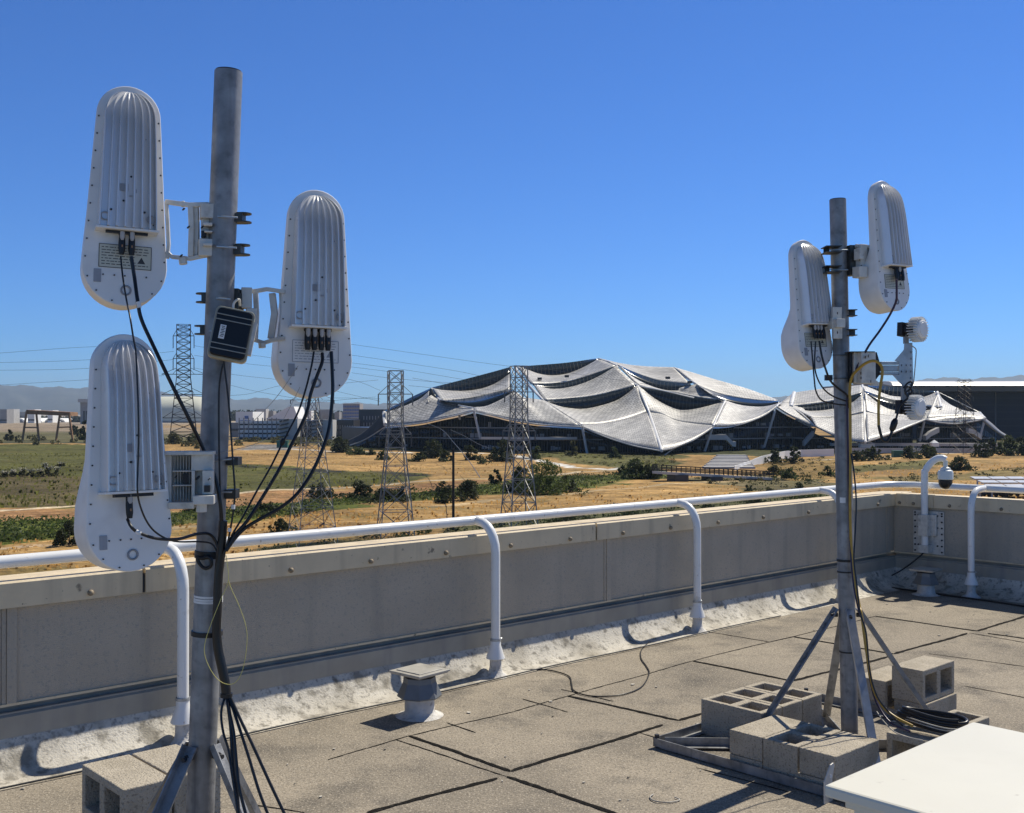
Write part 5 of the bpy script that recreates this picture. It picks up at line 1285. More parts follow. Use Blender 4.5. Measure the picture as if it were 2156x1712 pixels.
def facade(parent, top, setback, zb, floors, bars):
    T = [p + Vector((0, setback, -.6)) for p in resample(top, bars)]
    B_ = [Vector((p.x, p.y, zb)) for p in T]
    o = ruled('glass_facade', M['glass'], parent, T, B_, bars, 1, 0, .4)
    b = MB()
    for i in range(bars + 1):
        p = T[i] + Vector((0, -.5, 0)); 
        if p.z > zb + .8: b.tube([p, Vector((p.x, p.y, zb))], .10 if i % 4 else .2, 4)
    b.build('mullions', M['mull'], o)
    b = MB()
    for z in floors:
        for i in range(bars):
            if min(T[i].z, T[i + 1].z) > z + .3:
                a = Vector((T[i].x, T[i].y - .6, z)); c = Vector((T[i + 1].x, T[i + 1].y - .6, z)); b.tube([a, c], .28, 4)
    if b.v: each(b, 'floor_edge', M['bgrey'], o)
    # rooms behind
    b = MB(); rr = random.Random(len(COL.objects))
    for i in range(0, bars, 2):
        for z in [zb + 1.2] + [f + 1.2 for f in floors]:
            if T[i].z > z + 2 and rr.random() < .35: q = Vector((T[i].x, T[i].y - .46, z)); b.box(q, (rr.uniform(.8, 3.2), .06, rr.uniform(.7, 1.8)))
    if b.v: each(b, 'interior_panel', M['bgrey'], o)
    return o
bA = thing('tent_roof_building', 'huge building under silvery scale-clad tent roofs with dark window bands, in the centre', 'building', Wd(1250, 955, 390) , 0)
bA.location.z = GZ
S = M['sheet']
L7 = lambda p, a, c: line(c7, p, a, c); L8 = lambda p, a, c: line(c8, p, a, c); LB7 = lambda p, a, c: line(cb7, p, a, c)
def two(p7, p8, a, c):            # a curve running from one zoomed view on into the next
    P = [c7(*p) for p in p7] + [c8(*p) for p in p8]; return line(lambda x, y: (x, y), P, a, c)
# front row, left of the front ridge
ruled('roof_sheet', S, bA, L7([(1205, 362), (1260, 385), (1350, 410), (1480, 416), (1650, 372), (1735, 322), (1797, 270)], 390, 410), L7([(1445, 520), (1560, 512), (1680, 490), (1780, 463), (1868, 438)], 366, 391))
ruled('roof_sheet', S, bA, L7([(1447, 521), (1560, 513), (1680, 491), (1780, 464), (1868, 439)], 366, 391), L7([(1447, 524), (1540, 565), (1640, 603), (1780, 645), (1950, 678)], 362, 337))
# right of the front ridge
ruled('roof_sheet', S, bA, two([(1803, 272), (1840, 300), (1895, 345), (1960, 382)], [(50, 356), (130, 356), (210, 343), (280, 325), (338, 304)], 410, 406), two([(1872, 439), (1960, 452)], [(40, 425), (140, 443), (262, 456)], 391, 380))
ruled('roof_sheet', S, bA, two([(1872, 440), (1960, 453)], [(40, 426), (140, 444), (262, 457)], 391, 380), two([(1955, 678)], [(20, 594), (120, 552), (200, 505), (266, 460)], 337, 362))
ruled('roof_sheet', S, bA, L8([(342, 305), (400, 325), (470, 338), (560, 342), (630, 330), (682, 314)], 404, 408), L8([(268, 455), (340, 456), (430, 445), (520, 415), (590, 380), (650, 338)], 362, 392))
# left part
ruled('roof_sheet', S, bA, L7([(770, 408), (850, 400), (940, 360), (1030, 312), (1080, 345), (1130, 352), (1200, 362)], 384, 388), L7([(772, 424), (880, 450), (1000, 480), (1130, 503), (1250, 515), (1350, 524), (1447, 526)], 374, 360))
ruled('roof_sheet', S, bA, L7([(505, 330), (535, 350), (600, 372), (680, 392), (768, 408)], 405, 384), L7([(215, 522), (330, 515), (450, 500), (560, 476), (680, 450), (770, 423)], 392, 374))
ruled('roof_sheet', S, bA, L7([(208, 440), (280, 420), (370, 385), (440, 350), (492, 305)], 400, 412), L7([(213, 505), (300, 490), (380, 450), (440, 415), (488, 372)], 394, 400))
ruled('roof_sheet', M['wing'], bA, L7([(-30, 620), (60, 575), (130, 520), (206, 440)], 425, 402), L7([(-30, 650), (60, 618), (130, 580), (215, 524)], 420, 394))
glazing(bA, L7([(202, 437), (300, 385), (400, 335), (505, 286)], 412, 422), L7([(208, 440), (280, 420), (370, 385), (440, 350), (494, 304)], 408, 416), 10)
glazing(bA, L7([(494, 296), (505, 290), (520, 310)], 408, 408), L7([(482, 392), (510, 372), (540, 352)], 405, 404), 3)
# second row
ruled('roof_sheet', S, bA, L7([(512, 288), (560, 298), (640, 304), (740, 303), (840, 284), (920, 250), (1000, 195)], 418, 442), L7([(565, 363), (650, 358), (760, 345), (880, 318), (996, 290)], 398, 412))
glazing(bA, L7([(508, 284), (650, 247), (800, 208), (920, 176), (1002, 154)], 424, 448), L7([(512, 289), (560, 299), (640, 305), (740, 304), (840, 285), (920, 251), (1000, 196)], 420, 444), 22)
glazing(bA, L7([(563, 364), (650, 359), (760, 346), (880, 319), (1000, 291)], 399, 412), L7([(560, 364), (620, 378), (700, 396), (770, 408), (850, 400), (940, 360), (1030, 311)], 387, 392), 20)
ruled('roof_sheet', S, bA, L7([(1050, 152), (1110, 172), (1180, 197), (1260, 207), (1350, 198), (1430, 170), (1500, 135), (1556, 103)], 446, 462), L7([(1130, 258), (1230, 258), (1350, 244), (1500, 202), (1662, 146)], 416, 434))
glazing(bA, L7([(1050, 152), (1200, 140), (1370, 125), (1552, 100)], 452, 468), L7([(1060, 156), (1110, 173), (1180, 198), (1260, 208), (1350, 199), (1430, 171), (1500, 136), (1556, 104)], 448, 464), 22)
glazing(bA, L7([(1140, 262), (1230, 260), (1350, 245), (1500, 203), (1664, 147)], 417, 435), L7([(1145, 264), (1200, 280), (1260, 291), (1340, 286), (1440, 262), (1550, 215), (1664, 148)], 412, 432), 22)
ruled('roof_sheet', S, bA, L7([(1150, 266), (1200, 281), (1260, 292), (1340, 287), (1440, 263), (1550, 216), (1665, 148)], 412, 432), L7([(1212, 362), (1350, 352), (1500, 336), (1650, 304), (1792, 266)], 394, 412))
glazing(bA, L7([(1214, 364), (1350, 354), (1500, 338), (1650, 306), (1792, 268)], 394, 412), L7([(1205, 362), (1260, 386), (1350, 411), (1480, 417), (1650, 373), (1735, 323), (1797, 271)], 391, 411), 24)
# right slope
ruled('roof_sheet', S, bA, L7([(1556, 100), (1600, 112), (1670, 140)], 462, 440), L7([(1560, 104), (1620, 126), (1668, 144)], 460, 436), 6, 2)
ruled('roof_sheet', S, bA, L7([(1560, 99), (1700, 132), (1850, 150), (2030, 156)], 464, 452), L7([(1684, 144), (1760, 178), (1860, 216), (1960, 244), (2135, 262)], 438, 428))
glazing(bA, L7([(1684, 145), (1760, 179), (1860, 217), (1960, 245), (2135, 263)], 437, 428), L7([(1684, 146), (1740, 195), (1800, 240), (1880, 283), (1960, 299), (2050, 300), (2135, 272)], 430, 424), 20)
ruled('roof_sheet', S, bA, two([(1684, 148), (1740, 197), (1800, 242), (1880, 285), (1960, 300), (2050, 301)], [(60, 228), (160, 204)], 430, 424), two([(1800, 268), (1900, 290), (2000, 308)], [(20, 250), (120, 270), (220, 288), (322, 300)], 412, 408))
glazing(bA, two([(1803, 270), (1900, 292), (2000, 310)], [(20, 252), (120, 272), (220, 290), (330, 302)], 412, 408), two([(1803, 272), (1840, 301), (1895, 346), (1960, 383)], [(50, 357), (130, 357), (210, 344), (280, 326), (338, 305)], 411, 407), 26)
ruled('roof_sheet', S, bA, L8([(22, 100), (120, 128), (240, 165), (380, 205), (500, 242), (655, 300)], 452, 430), L8([(160, 203), (240, 240), (330, 270), (450, 292), (560, 303), (652, 306)], 424, 418))
glazing(bA, L8([(162, 205), (240, 242), (330, 272), (450, 294), (560, 305), (660, 308)], 423, 417), L8([(205, 238), (260, 275), (325, 303), (400, 326), (470, 339), (560, 343), (630, 331), (682, 314)], 412, 410), 20)
ruled('roof_sheet', S, bA, L8([(162, 205), (185, 222), (205, 240)], 424, 414), L8([(160, 208), (240, 262), (325, 302)], 422, 406), 8, 3)
# ridges
beam(bA, c7, [(1798, 268), (1835, 345), (1872, 438)], 411, 390, .75); beam(bA, c7, [(1872, 438), (1910, 550), (1952, 678)], 390, 336, .85)
beam(bA, c7, [(1030, 150), (1060, 200), (1120, 268), (1205, 360)], 448, 388, .8); beam(bA, c7, [(1205, 360), (1310, 435), (1447, 522)], 388, 360, .5)
beam(bA, c7, [(508, 288), (530, 330), (563, 362)], 420, 398, .8); beam(bA, c7, [(563, 363), (640, 385), (768, 410)], 398, 380, .4)
beam(bA, c7, [(1664, 141), (1715, 205), (1795, 266)], 438, 411, .7); beam(bA, c7, [(1795, 268), (1950, 298), (2156, 345)], 411, 407, .35); beam(bA, c7, [(1554, 100), (1610, 116), (1664, 140)], 464, 438, .5)
beam(bA, c8, [(25, 103), (90, 155), (160, 203)], 452, 424, .7); beam(bA, c8, [(160, 205), (240, 255), (338, 303)], 424, 404, .4); beam(bA, c8, [(338, 304), (300, 380), (266, 456)], 405, 362, .7)
beam(bA, c7, [(206, 438), (209, 470), (214, 512)], 402, 393, 1.2); beam(bA, c8, [(682, 314), (660, 325), (650, 340)], 408, 391, .5)
# eaves edge trims
for pts, a, c in (([(215, 524), (330, 518), (450, 503), (560, 479), (680, 453), (770, 426)], 391, 373), ([(772, 426), (880, 453), (1000, 483), (1130, 506), (1250, 518), (1447, 529)], 373, 359), ([(1447, 527), (1540, 568), (1640, 606), (1780, 648), (1952, 681)], 361, 336), ([(-30, 652), (60, 620), (130, 583), (213, 528)], 419, 393)):
    beam(bA, c7, pts, a, c, .38, 'eave_trim', M['conc'])
for pts, a, c in (([(-88, 681), (20, 597), (120, 555), (200, 508), (266, 462)], 336, 361), ([(268, 458), (340, 459), (430, 448), (520, 418), (590, 383), (650, 340)], 363, 391)): beam(bA, c8, pts, a, c, .38, 'eave_trim', M['conc'])
# facades
facade(bA, L7([(20, 640), (100, 590), (215, 530), (330, 520), (450, 505), (560, 480), (680, 455), (770, 430)], 418, 376), 7, GZ, (-7.3, -3.4, .4), 44)
facade(bA, L7([(770, 430), (880, 455), (1000, 485), (1130, 508), (1250, 520), (1447, 532)], 376, 363), 7, GZ, (-7.3, -3.4), 40)
facade(bA, L7([(1447, 532), (1540, 570), (1640, 608), (1780, 650), (1930, 676)], 363, 352), 12, GZ, (-7.3,), 30)
facade(bA, L8([(-60, 665), (20, 600), (120, 558), (200, 510), (266, 465)], 352, 365), 12, GZ, (-7.3,), 22)
facade(bA, L8([(266, 465), (340, 462), (430, 450), (520, 420), (590, 385), (650, 345), (700, 380), (760, 420), (890, 470)], 367, 395), 9, GZ, (-7.3, -3.4), 44)
b = MB(); b.prism([Vector((p.x, p.y, GZ)) for p in [Wd(720, 900, 455), Wd(790, 900, 424), Wd(1000, 900, 404), Wd(1225, 900, 390), Wd(1380, 900, 384), Wd(1480, 900, 392), Wd(1700, 900, 418), Wd(1640, 900, 470), Wd(1000, 900, 490)]], (0, 0, 7.5)); b.build('inner_storeys', M['bdark'], bA)
for x0, y0, x1, y1, fn, d in ((772, 428, 812, 605, c7, 372), (1453, 532, 1484, 698, c7, 359), (258, 468, 213, 612, c8, 362), (640, 368, 574, 588, c8, 388), (884, 470, 856, 562, c8, 392), (680, 455, 683, 480, c7, 380)):
    b = MB(); a = Wd(*fn(x0, y0), d); c = Wd(*fn(x1, y1), d - 1); c.z = max(c.z, GZ - .2); b.tube([a, c], .42, 8); b.build('slanted_column', M['conc'], bA)
def stair(parent, fn, p, d):
    b = MB(); P = [Wd(*fn(x, y), d) for x, y in p]
    for a, c in zip(P[:-1], P[1:]):
        q = (c - a); b.prism([a, a + Vector((0, 3, 0)), a + Vector((0, 3, 1.7)), a + Vector((0, 0, 1.7))], q)
    b.build('outside_stair', M['conc'], parent)
stair(bA, c8, [(225, 541), (345, 541), (385, 582), (403, 582)], 362); stair(bA, c8, [(820, 580), (850, 545), (880, 515)], 384)
b = MB()
for pts, d in (([(815, 607), (1420, 608)], 366), ):
    a, c = Wd(*c7(*pts[0]), d), Wd(*c7(*pts[1]), d); b.prism([a, a + Vector((0, 4, 0)), a + Vector((0, 4, .8)), a + Vector((0, 0, .8))], c - a)
each(b, 'terrace_slab', M['conc'], bA)
b = MB()
for x, y in ((1185, 225), (1355, 210), (1380, 412), (1990, 220), (2128, 247), (1265, 290)): p = Wd(*c7(x, y), 425); b.box(p, (1.7, 1.5, .9))
each(b, 'roof_hatch', M['dark'], bA)

bB = thing('tent_roof_building', 'smaller silvery tent-roofed building behind the right pole', 'building', (Wd(1830, 940, 400).x, 405, GZ))
ruled('roof_sheet', S, bB, L8([(755, 256), (900, 236), (1040, 222), (1172, 210)], 440, 446), L8([(738, 335), (850, 325), (1000, 300), (1168, 255)], 412, 418))
glazing(bB, L8([(740, 337), (850, 327), (1000, 302), (1168, 257)], 413, 419), L8([(742, 344), (850, 366), (1000, 352), (1100, 320), (1170, 268)], 408, 414), 18)
ruled('roof_sheet', S, bB, L8([(742, 345), (850, 368), (1000, 354), (1100, 322), (1172, 268)], 408, 414), L8([(858, 405), (1000, 402), (1090, 390), (1178, 372)], 388, 392))
ruled('roof_sheet', S, bB, L8([(858, 406), (1000, 403), (1090, 391), (1178, 373)], 388, 394), L8([(890, 462), (1000, 515), (1090, 542), (1182, 556)], 374, 352))
ruled('roof_sheet', S, bB, L8([(660, 335), (690, 305), (720, 280), (750, 258)], 408, 440), L8([(655, 342), (730, 390), (800, 425), (888, 462)], 394, 381))
ruled('roof_sheet', S, bB, LB7([(520, 692), (560, 700), (640, 728), (720, 762), (860, 812), (1000, 826)], 446, 430), LB7([(560, 752), (640, 785), (800, 832), (1000, 880)], 418, 412))
glazing(bB, LB7([(600, 690), (760, 698), (1000, 716), (1390, 764)], 452, 430), LB7([(600, 706), (720, 764), (860, 813), (1000, 827), (1250, 826), (1392, 772)], 444, 428), 16)
ruled('roof_sheet', S, bB, LB7([(1000, 827), (1120, 830), (1250, 826), (1392, 772)], 432, 428), LB7([(1000, 880), (1120, 900), (1250, 918), (1430, 940)], 412, 402))
glazing(bB, LB7([(560, 754), (800, 834), (1000, 882), (1250, 920), (1440, 943)], 417, 402), LB7([(566, 772), (640, 840), (740, 915), (850, 968), (1000, 990), (1240, 985), (1450, 948)], 412, 400), 20)
ruled('roof_sheet', S, bB, LB7([(556, 770), (640, 842), (740, 917), (850, 970), (1000, 992), (1240, 987), (1460, 950)], 412, 400), LB7([(570, 1000), (740, 1030), (1000, 1062), (1280, 1078)], 394, 388))
ruled('roof_sheet', S, bB, LB7([(570, 1001), (740, 1031), (1000, 1063), (1280, 1079)], 394, 388), LB7([(588, 1336), (740, 1292), (900, 1240), (1080, 1160), (1270, 1082)], 352, 378))
ruled('roof_sheet', S, bB, L8([(1632, 252), (1655, 290), (1700, 325), (1750, 350), (1810, 370), (1888, 376)], 424, 412), L8([(1560, 412), (1650, 402), (1740, 395), (1830, 392), (1918, 408)], 384, 388))
ruled('roof_sheet', S, bB, L8([(1560, 413), (1650, 403), (1740, 396), (1830, 393), (1918, 409)], 384, 388), L8([(1560, 418), (1640, 434), (1740, 441), (1840, 428), (1918, 412)], 382, 386), 16, 3)
ruled('roof_sheet', M['soff'], bB, L8([(1916, 410), (1960, 445), (2010, 490), (2060, 520)], 388, 398), L8([(1900, 420), (1950, 465), (2000, 500), (2050, 526)], 384, 394), 10, 2)
beam(bB, c8, [(1172, 208), (1180, 290), (1184, 372)], 444, 393, .7); beam(bB, c8, [(1184, 372), (1186, 450), (1190, 556)], 393, 351, .7); beam(bB, c8, [(757, 256), (745, 300), (738, 340)], 440, 409, 1.4); beam(bB, c8, [(742, 345), (800, 380), (888, 462)], 408, 380, .5)
beam(bB, c8, [(1628, 251), (1638, 300), (1650, 342)], 426, 402, .9); beam(bB, c8, [(1640, 254), (1760, 312), (1888, 376)], 426, 412, .22); beam(bB, c8, [(1886, 374), (1905, 395), (1920, 410)], 412, 387, .6); beam(bB, cb7, [(560, 752), (800, 833), (1000, 881), (1440, 941)], 418, 401, .45)
beam(bB, c8, [(1186, 556), (1270, 530), (1400, 482), (1560, 416)], 351, 378, .4, 'eave_trim', M['conc']); beam(bB, c8, [(1560, 419), (1640, 436), (1740, 443), (1840, 430), (1918, 414)], 381, 385, .4, 'eave_trim', M['conc'])
facade(bB, L8([(885, 466), (1000, 518), (1090, 545), (1182, 560), (1280, 532), (1400, 488), (1560, 422)], 376, 384), 14, GZ, (-7.3,), 40)
facade(bB, L8([(655, 343), (700, 372), (760, 403), (888, 463)], 404, 386), 2.5, GZ, (-7.3, -3.4), 18)
facade(bB, L8([(1560, 424), (1640, 438), (1740, 446), (1840, 432), (1918, 416), (1980, 470), (2050, 526)], 386, 396), 9, GZ, (-7.6, -3.4), 34)
for x0, y0, x1, y1, d in ((1548, 430, 1520, 550, 382), (1916, 418, 1888, 520, 386)):
    b = MB(); a = Wd(*c8(x0, y0), d); c = Wd(*c8(x1, y1), d - 1); b.tube([a, c], .42, 8); b.build('slanted_column', M['conc'], bB)
stair(bB, c8, [(1560, 545), (1590, 520), (1640, 495)], 376); stair(bB, c8, [(1820, 500), (1850, 505), (1898, 540)], 378)
b = MB(); a, c = Wd(*c8(990, 578), 372), Wd(*c8(2000, 580), 372); b.prism([a, a + Vector((0, 3, 0)), a + Vector((0, 3, 1.0)), a + Vector((0, 0, 1.0))], c - a); b.build('terrace_slab', M['conc'], bB)

# ---------------------------------------------------------------- things around the tent buildings
def hut(label, fn, x0, x1, ytop, ybase, d, n=2):
    p, q = Wd(*fn(x0, ybase), d), Wd(*fn(x1, ybase), d); H = Wd(*fn(x0, ytop), d).z - p.z; w_ = (q.x - p.x) / n
    t = thing('canopy_tent', label, 'tent', p, group='white event tents')
    for i in range(n):
        cx = w_ * (i + .5); b = MB(); zc = H * .55
        b.add([(cx - w_ / 2, -w_ / 2, zc), (cx + w_ / 2, -w_ / 2, zc), (cx + w_ / 2, w_ / 2, zc), (cx - w_ / 2, w_ / 2, zc), (cx, 0, H), (cx - w_ / 2, -w_ / 2, 0), (cx + w_ / 2, -w_ / 2, 0), (cx + w_ / 2, w_ / 2, 0), (cx - w_ / 2, w_ / 2, 0)], [(0, 1, 4), (1, 2, 4), (2, 3, 4), (3, 0, 4), (0, 5, 6, 1), (1, 6, 7, 2), (2, 7, 8, 3), (3, 8, 5, 0)])
        b.build('tent_bay', M['white'], t, world=False)
hut('white double event tent at the foot of the smaller tent roof', c8, 1154, 1240, 548, 588, 365, 2)
hut('single white event tent left of the far right pylon', c8, 1588, 1630, 540, 582, 365, 1)
def container(label, fn, x0, y0, x1, y1, d, m, name='container'):
    p = Wd(*fn(x0, y1), d); q = Wd(*fn(x1, y0), d); w_, h_ = q.x - p.x, q.z - p.z; t = thing(name, label, 'container', p)
    b = MB(); b.span((0, 0, 0), (w_, 2.4, h_ * .88)); b.build('tub', m, t, world=False, bevel=.05)
    b = MB(); b.span((-.1, -.1, h_ * .885), (w_ + .1, 2.5, h_)); b.build('lid', m, t, world=False)
    b = MB()
    for k in range(5): b.span((w_ * (k + .5) / 5 - .06, -.08, .1), (w_ * (k + .5) / 5 + .06, -.004, h_ * .85))
    each(b, 'rib', m, t, world=False)
container('green waste container in the hedge right of the double white tent', c8, 1364, 606, 1424, 648, 330, M['green'])
container('dark green container left of the pylon under the antenna', lambda x, y: (x, y), 582, 928, 605, 946, 420, M['green'])
def lowwall(name, label, fn, pts, d, h, m, cat='wall'):
    P = [Wd(*fn(x, y), q) for (x, y), q in zip(pts, d)]; b = MB()
    for a, c in zip(P[:-1], P[1:]): b.prism([a, a + Vector((0, .5, 0)), a + Vector((0, .5, -h)), a + Vector((0, 0, -h))], c - a)
    tag(b.build(name, m), label, cat)
lowwall('retaining_wall', 'pale ramp wall rising behind the square clipped trees to the right pole', c8, [(395, 700), (480, 672), (560, 640), (700, 610), (800, 602), (1000, 596)], [250, 268, 286, 318, 330, 335], 2.2, M['white'])
lowwall('retaining_wall', 'long pale terrace wall above the hedge right of the right pole', c8, [(1100, 590), (1400, 592), (1700, 592), (1960, 594)], [350, 352, 352, 356], 1.6, M['conc'])
st = thing('outdoor_steps', 'broad pale steps climbing the bank above the footbridge', 'steps', Wd(*c8(240, 700), 262))
b = MB()
for i in range(9):
    f = i / 8; p = Wd(*c8(205 + 75 * f, 702 - 70 * f), 258 + 40 * f); b.box(p + Vector((6 - .2 * i, 0, -.3)), (12 - i * .5, 3.4, .5))
each(b, 'step', M['conc'], st)
# footbridge
br = thing('footbridge', 'low dark railed footbridge on stout piers below the pale steps', 'bridge', Wd(1500, 1005, 222))
A_, B_ = Wd(1392, 993, 205), Wd(1628, 1006, 218)
dv = (B_ - A_); q = Vector((dv.y, -dv.x, 0)).normalized()
b = MB(); b.prism([A_, A_ - q * 3, A_ - q * 3 + Vector((0, 0, -.5)), A_ + Vector((0, 0, -.5))], dv); b.build('bridge_deck', M['conc'], br)
for off in (0, -3.0):
    b = MB(); o = -q * -off if off else Vector()
    for k in range(25): p = A_ + dv * (k / 24) - q * (-off); b.tube([p, p + Vector((0, 0, 1.2))], .09, 4)
    for z in (.3, .55, .8, 1.2): b.tube([A_ - q * (-off) + Vector((0, 0, z)), B_ - q * (-off) + Vector((0, 0, z))], .10, 4)
    b.build('bridge_railing', M['wood'], br)
for f in (.12, .42, .72):
    b = MB(); p = A_ + dv * f; b.prism([p - q * .2 + Vector((0, 0, -.5)), p - q * 2.8 + Vector((0, 0, -.5)), p - q * 2.8 + Vector((2.6, 0, -.5)), p - q * .2 + Vector((2.6, 0, -.5))], (0, 0, -2.6)); b.build('bridge_pier', M['bdark'], br)
# solar carports near the right edge
for i, (y0, y1, x0) in enumerate(((1006, 1009, 2050), (1011, 1017, 2066), (1017, 1026, 2080), (1024, 1035, 2054))):
    d = 28500 / (y1 - 870 + 12); t = thing('solar_carport', ['farthest white solar canopy row at the right edge', 'second farthest white solar canopy row at the right edge', 'third solar canopy row at the right edge', 'nearest solar canopy row just above the rail at the right edge'][i], 'solar canopy', Wd(x0, y1, d), group='solar canopies over the car park')
    a = Wd(x0, y1, d); n = 9; pw = 3.1
    for k in range(n):
        b = MB(); b.prism([(k * pw + .12, 0, 0), (k * pw + pw - .12, 0, 0), (k * pw + pw - .12, 2.0, .27), (k * pw + .12, 2.0, .27)], (0, -.02, .09)); b.build('solar_panel', M['bpane'], t, world=False)
    b = MB(); b.span((0, .3, -.16), (n * pw, .5, -.02)); b.span((0, 1.6, .04), (n * pw, 1.8, .17)); b.build('canopy_beam', M['white'], t, world=False)
    for k in range(4):
        b = MB(); b.tube([(k * 8 + 1, 1, .05), (k * 8 + 1, 1, GZ - a.z)], .16, 8); b.build('canopy_post', M['conc'], t, world=False)
def car(label, x, y, m):
    p = Gd(x, y); t = thing('parked_car', label, 'car', p, rnd.uniform(-.2, .2), 'cars parked under the solar canopies')
    b = MB(); b.prism([(-2.1, -.85, .35), (2.1, -.85, .35), (2.15, -.85, .8), (1.2, -.85, .95), (.6, -.8, 1.45), (-1.1, -.8, 1.45), (-1.9, -.85, .98), (-2.15, -.85, .9)], (0, 1.7, 0)); b.build('body', m, t, world=False, bevel=.08)
    b = MB(); b.prism([(1.08, -.86, .98), (.55, -.86, 1.38), (-1.05, -.86, 1.38), (-1.7, -.86, 1.0)], (0, 1.72, 0)); b.build('window', M['glass'], t, world=False)
    for wx in (-1.35, 1.35):
        for wy in (-.85, .85): b = MB(); b.cyl((wx, wy - .1, .33), (wx, wy + .1, .33), .33, 12); b.build('wheel', M['blk'], t, world=False)
for lb, x, y, m in (('dark parked car under the solar canopy, leftmost of four', 2073, 1046, M['dark']), ('black parked car under the solar canopy, second from the left', 2094, 1046, M['blk']), ('dark parked car under the solar canopy, third from the left', 2118, 1045, M['dark']), ('grey parked car under the solar canopy nearest the right edge', 2142, 1044, M['bgrey'])): car(lb, x, y, m)

# ================================================================ FAR BUILDINGS
TOP = {}
def bldg(name, label, x0, ytop, x1, d, m, depth=30, cat='building', yb=None):
    p, q = Wd(x0, ytop, d), Wd(x1, ytop, d); t = thing(name, label, cat, ((p.x + q.x) / 2, d, GZ))
    b = MB(); b.span((p.x, d, GZ - .2), (q.x, d + depth, p.z)); b.build('wall', m, t)
    TOP[t.name] = p.z
    return t, p.x, q.x, p.z, d
def winrows(t, x0, x1, d, zs, h, n, m, name='window', gap=.2):
    for z in zs:
        if z + h > TOP.get(t.name, 1e9) - .4: continue
        b = MB(); w_ = (x1 - x0) / n
        for k in range(n): b.span((x0 + w_ * (k + gap / 2), d - .25, z), (x0 + w_ * (k + 1 - gap / 2), d - .02, z + h))
        each(b, name, m, t)
# big hangar at right
t, a, c, z, d = bldg('hangar', 'wide hangar with pale rounded roof edge and dark glass front at the right edge', 1905, 824, 2420, 560, M['glassb'], 90)
b = MB(); zt = Wd(2000, 803, 545).z; zb_ = Wd(2000, 823, 545).z
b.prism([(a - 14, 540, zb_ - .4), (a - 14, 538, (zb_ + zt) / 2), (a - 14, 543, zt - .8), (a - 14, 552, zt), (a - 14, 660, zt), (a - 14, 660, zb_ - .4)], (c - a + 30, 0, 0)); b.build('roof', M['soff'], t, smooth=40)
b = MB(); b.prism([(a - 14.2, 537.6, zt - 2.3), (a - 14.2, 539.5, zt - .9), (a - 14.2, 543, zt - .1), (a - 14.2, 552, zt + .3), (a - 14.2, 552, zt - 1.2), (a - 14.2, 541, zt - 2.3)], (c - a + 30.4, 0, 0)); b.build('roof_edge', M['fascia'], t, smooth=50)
b = MB()
for k in range(9): b.span((a + k * 15.5, 559.6, GZ), (a + k * 15.5 + .25, 559.98, z))
each(b, 'facade_post', M['bgrey'], t)
b = MB()
for k in range(7): b.span((a, 559.7, GZ + 3 + k * 3.6), (c, 559.97, GZ + 3.12 + k * 3.6))
each(b, 'facade_rail', M['mull'], t)
# parking garage
t, a, c, z, d = bldg('parking_garage', 'open parking garage with pale floor bands beside the black cables', 504, 888, 536 + 56, 549, M['bdark'], 30)
hh = z - GZ
for k in range(4): b = MB(); b.span((a - .3, d - 1.2, GZ + hh * (.12 + .255 * k)), (c, d - .3, GZ + hh * (.12 + .255 * k) + 1.5)); b.build('floor_band', M['white'], t)
b = MB()
for k in range(9): b.span((a + (c - a) * k / 9, d - 1.6, GZ), (a + (c - a) * k / 9 + .5, d - 1.25, z + 2)); 
each(b, 'garage_column', M['bgrey'], t)
b = MB()
for k in range(6): b.span((a + 1.5 + k * 3.4, d - .28, GZ + hh * .70), (a + 3.2 + k * 3.4, d - .05, GZ + hh * .70 + .9))
each(b, 'parked_car_front', M['white'], t)
def tower(label, x0, x1, ytop, dd):
    t, a, c, z, d = bldg('stair_tower', label, x0, ytop, x1, dd, M['conc'], 12, 'stair tower')
    b = MB(); hh = z - GZ
    for k in range(5):
        zz = GZ + hh * (.08 + .19 * k); b.prism([(a + .2, d - 1.0, zz), (a + (c - a) * .52, d - 1.0, zz + hh * .10), (a + (c - a) * .52, d - 1.0, zz + hh * .17), (a + .2, d - 1.0, zz + hh * .07)], (0, .95, 0))
    each(b, 'stair_opening', M['bdark'], t)
tower('pale zigzag stair tower at the right end of the parking garage', 588, 626, 882, 545)
tower('second pale zigzag stair tower behind the pylon under the antenna', 757 - 100, 800 - 100, 884, 545)
t, a, c, z, d = bldg('office_block', 'dark gridded block between the two zigzag stair towers', 626, 886, 658, 556, M['bdark'], 24); winrows(t, a, c, d, [GZ + 2 + 3.1 * k for k in range(5)], 1.9, 7, M['bgrey'], gap=.75)
t, a, c, z, d = bldg('office_block', 'dark gridded block right of the second stair tower', 698, 884, 744, 560, M['bdark'], 24); winrows(t, a, c, d, [GZ + 2 + 3.1 * k for k in range(5)], 1.9, 9, M['bgrey'], gap=.75)
t, a, c, z, d = bldg('office_block', 'grey banded block left of the dark office at the tent roof tip', 730, 880, 768, 640, M['bgrey'], 24); winrows(t, a, c, d, [GZ + 1 + 3.4 * k for k in range(5)], 1.6, 1, M['bdark'])
t, a, c, z, d = bldg('office_block', 'dark office building touching the left tip of the tent roof', 755, 862, 822, 590, M['bdark'], 30); winrows(t, a + 2, c - 1, d, [GZ + 2.5 + 3.6 * k for k in range(6)], 2.0, 9, M['bgrey'], gap=.7)
t, a, c, z, d = bldg('office_block', 'far glassy block above the dark office roofs', 722, 850, 757, 1300, M['bgrey'], 30); winrows(t, a, c, d, [GZ + 4 + 4 * k for k in range(7)], 2.2, 10, M['blue'])
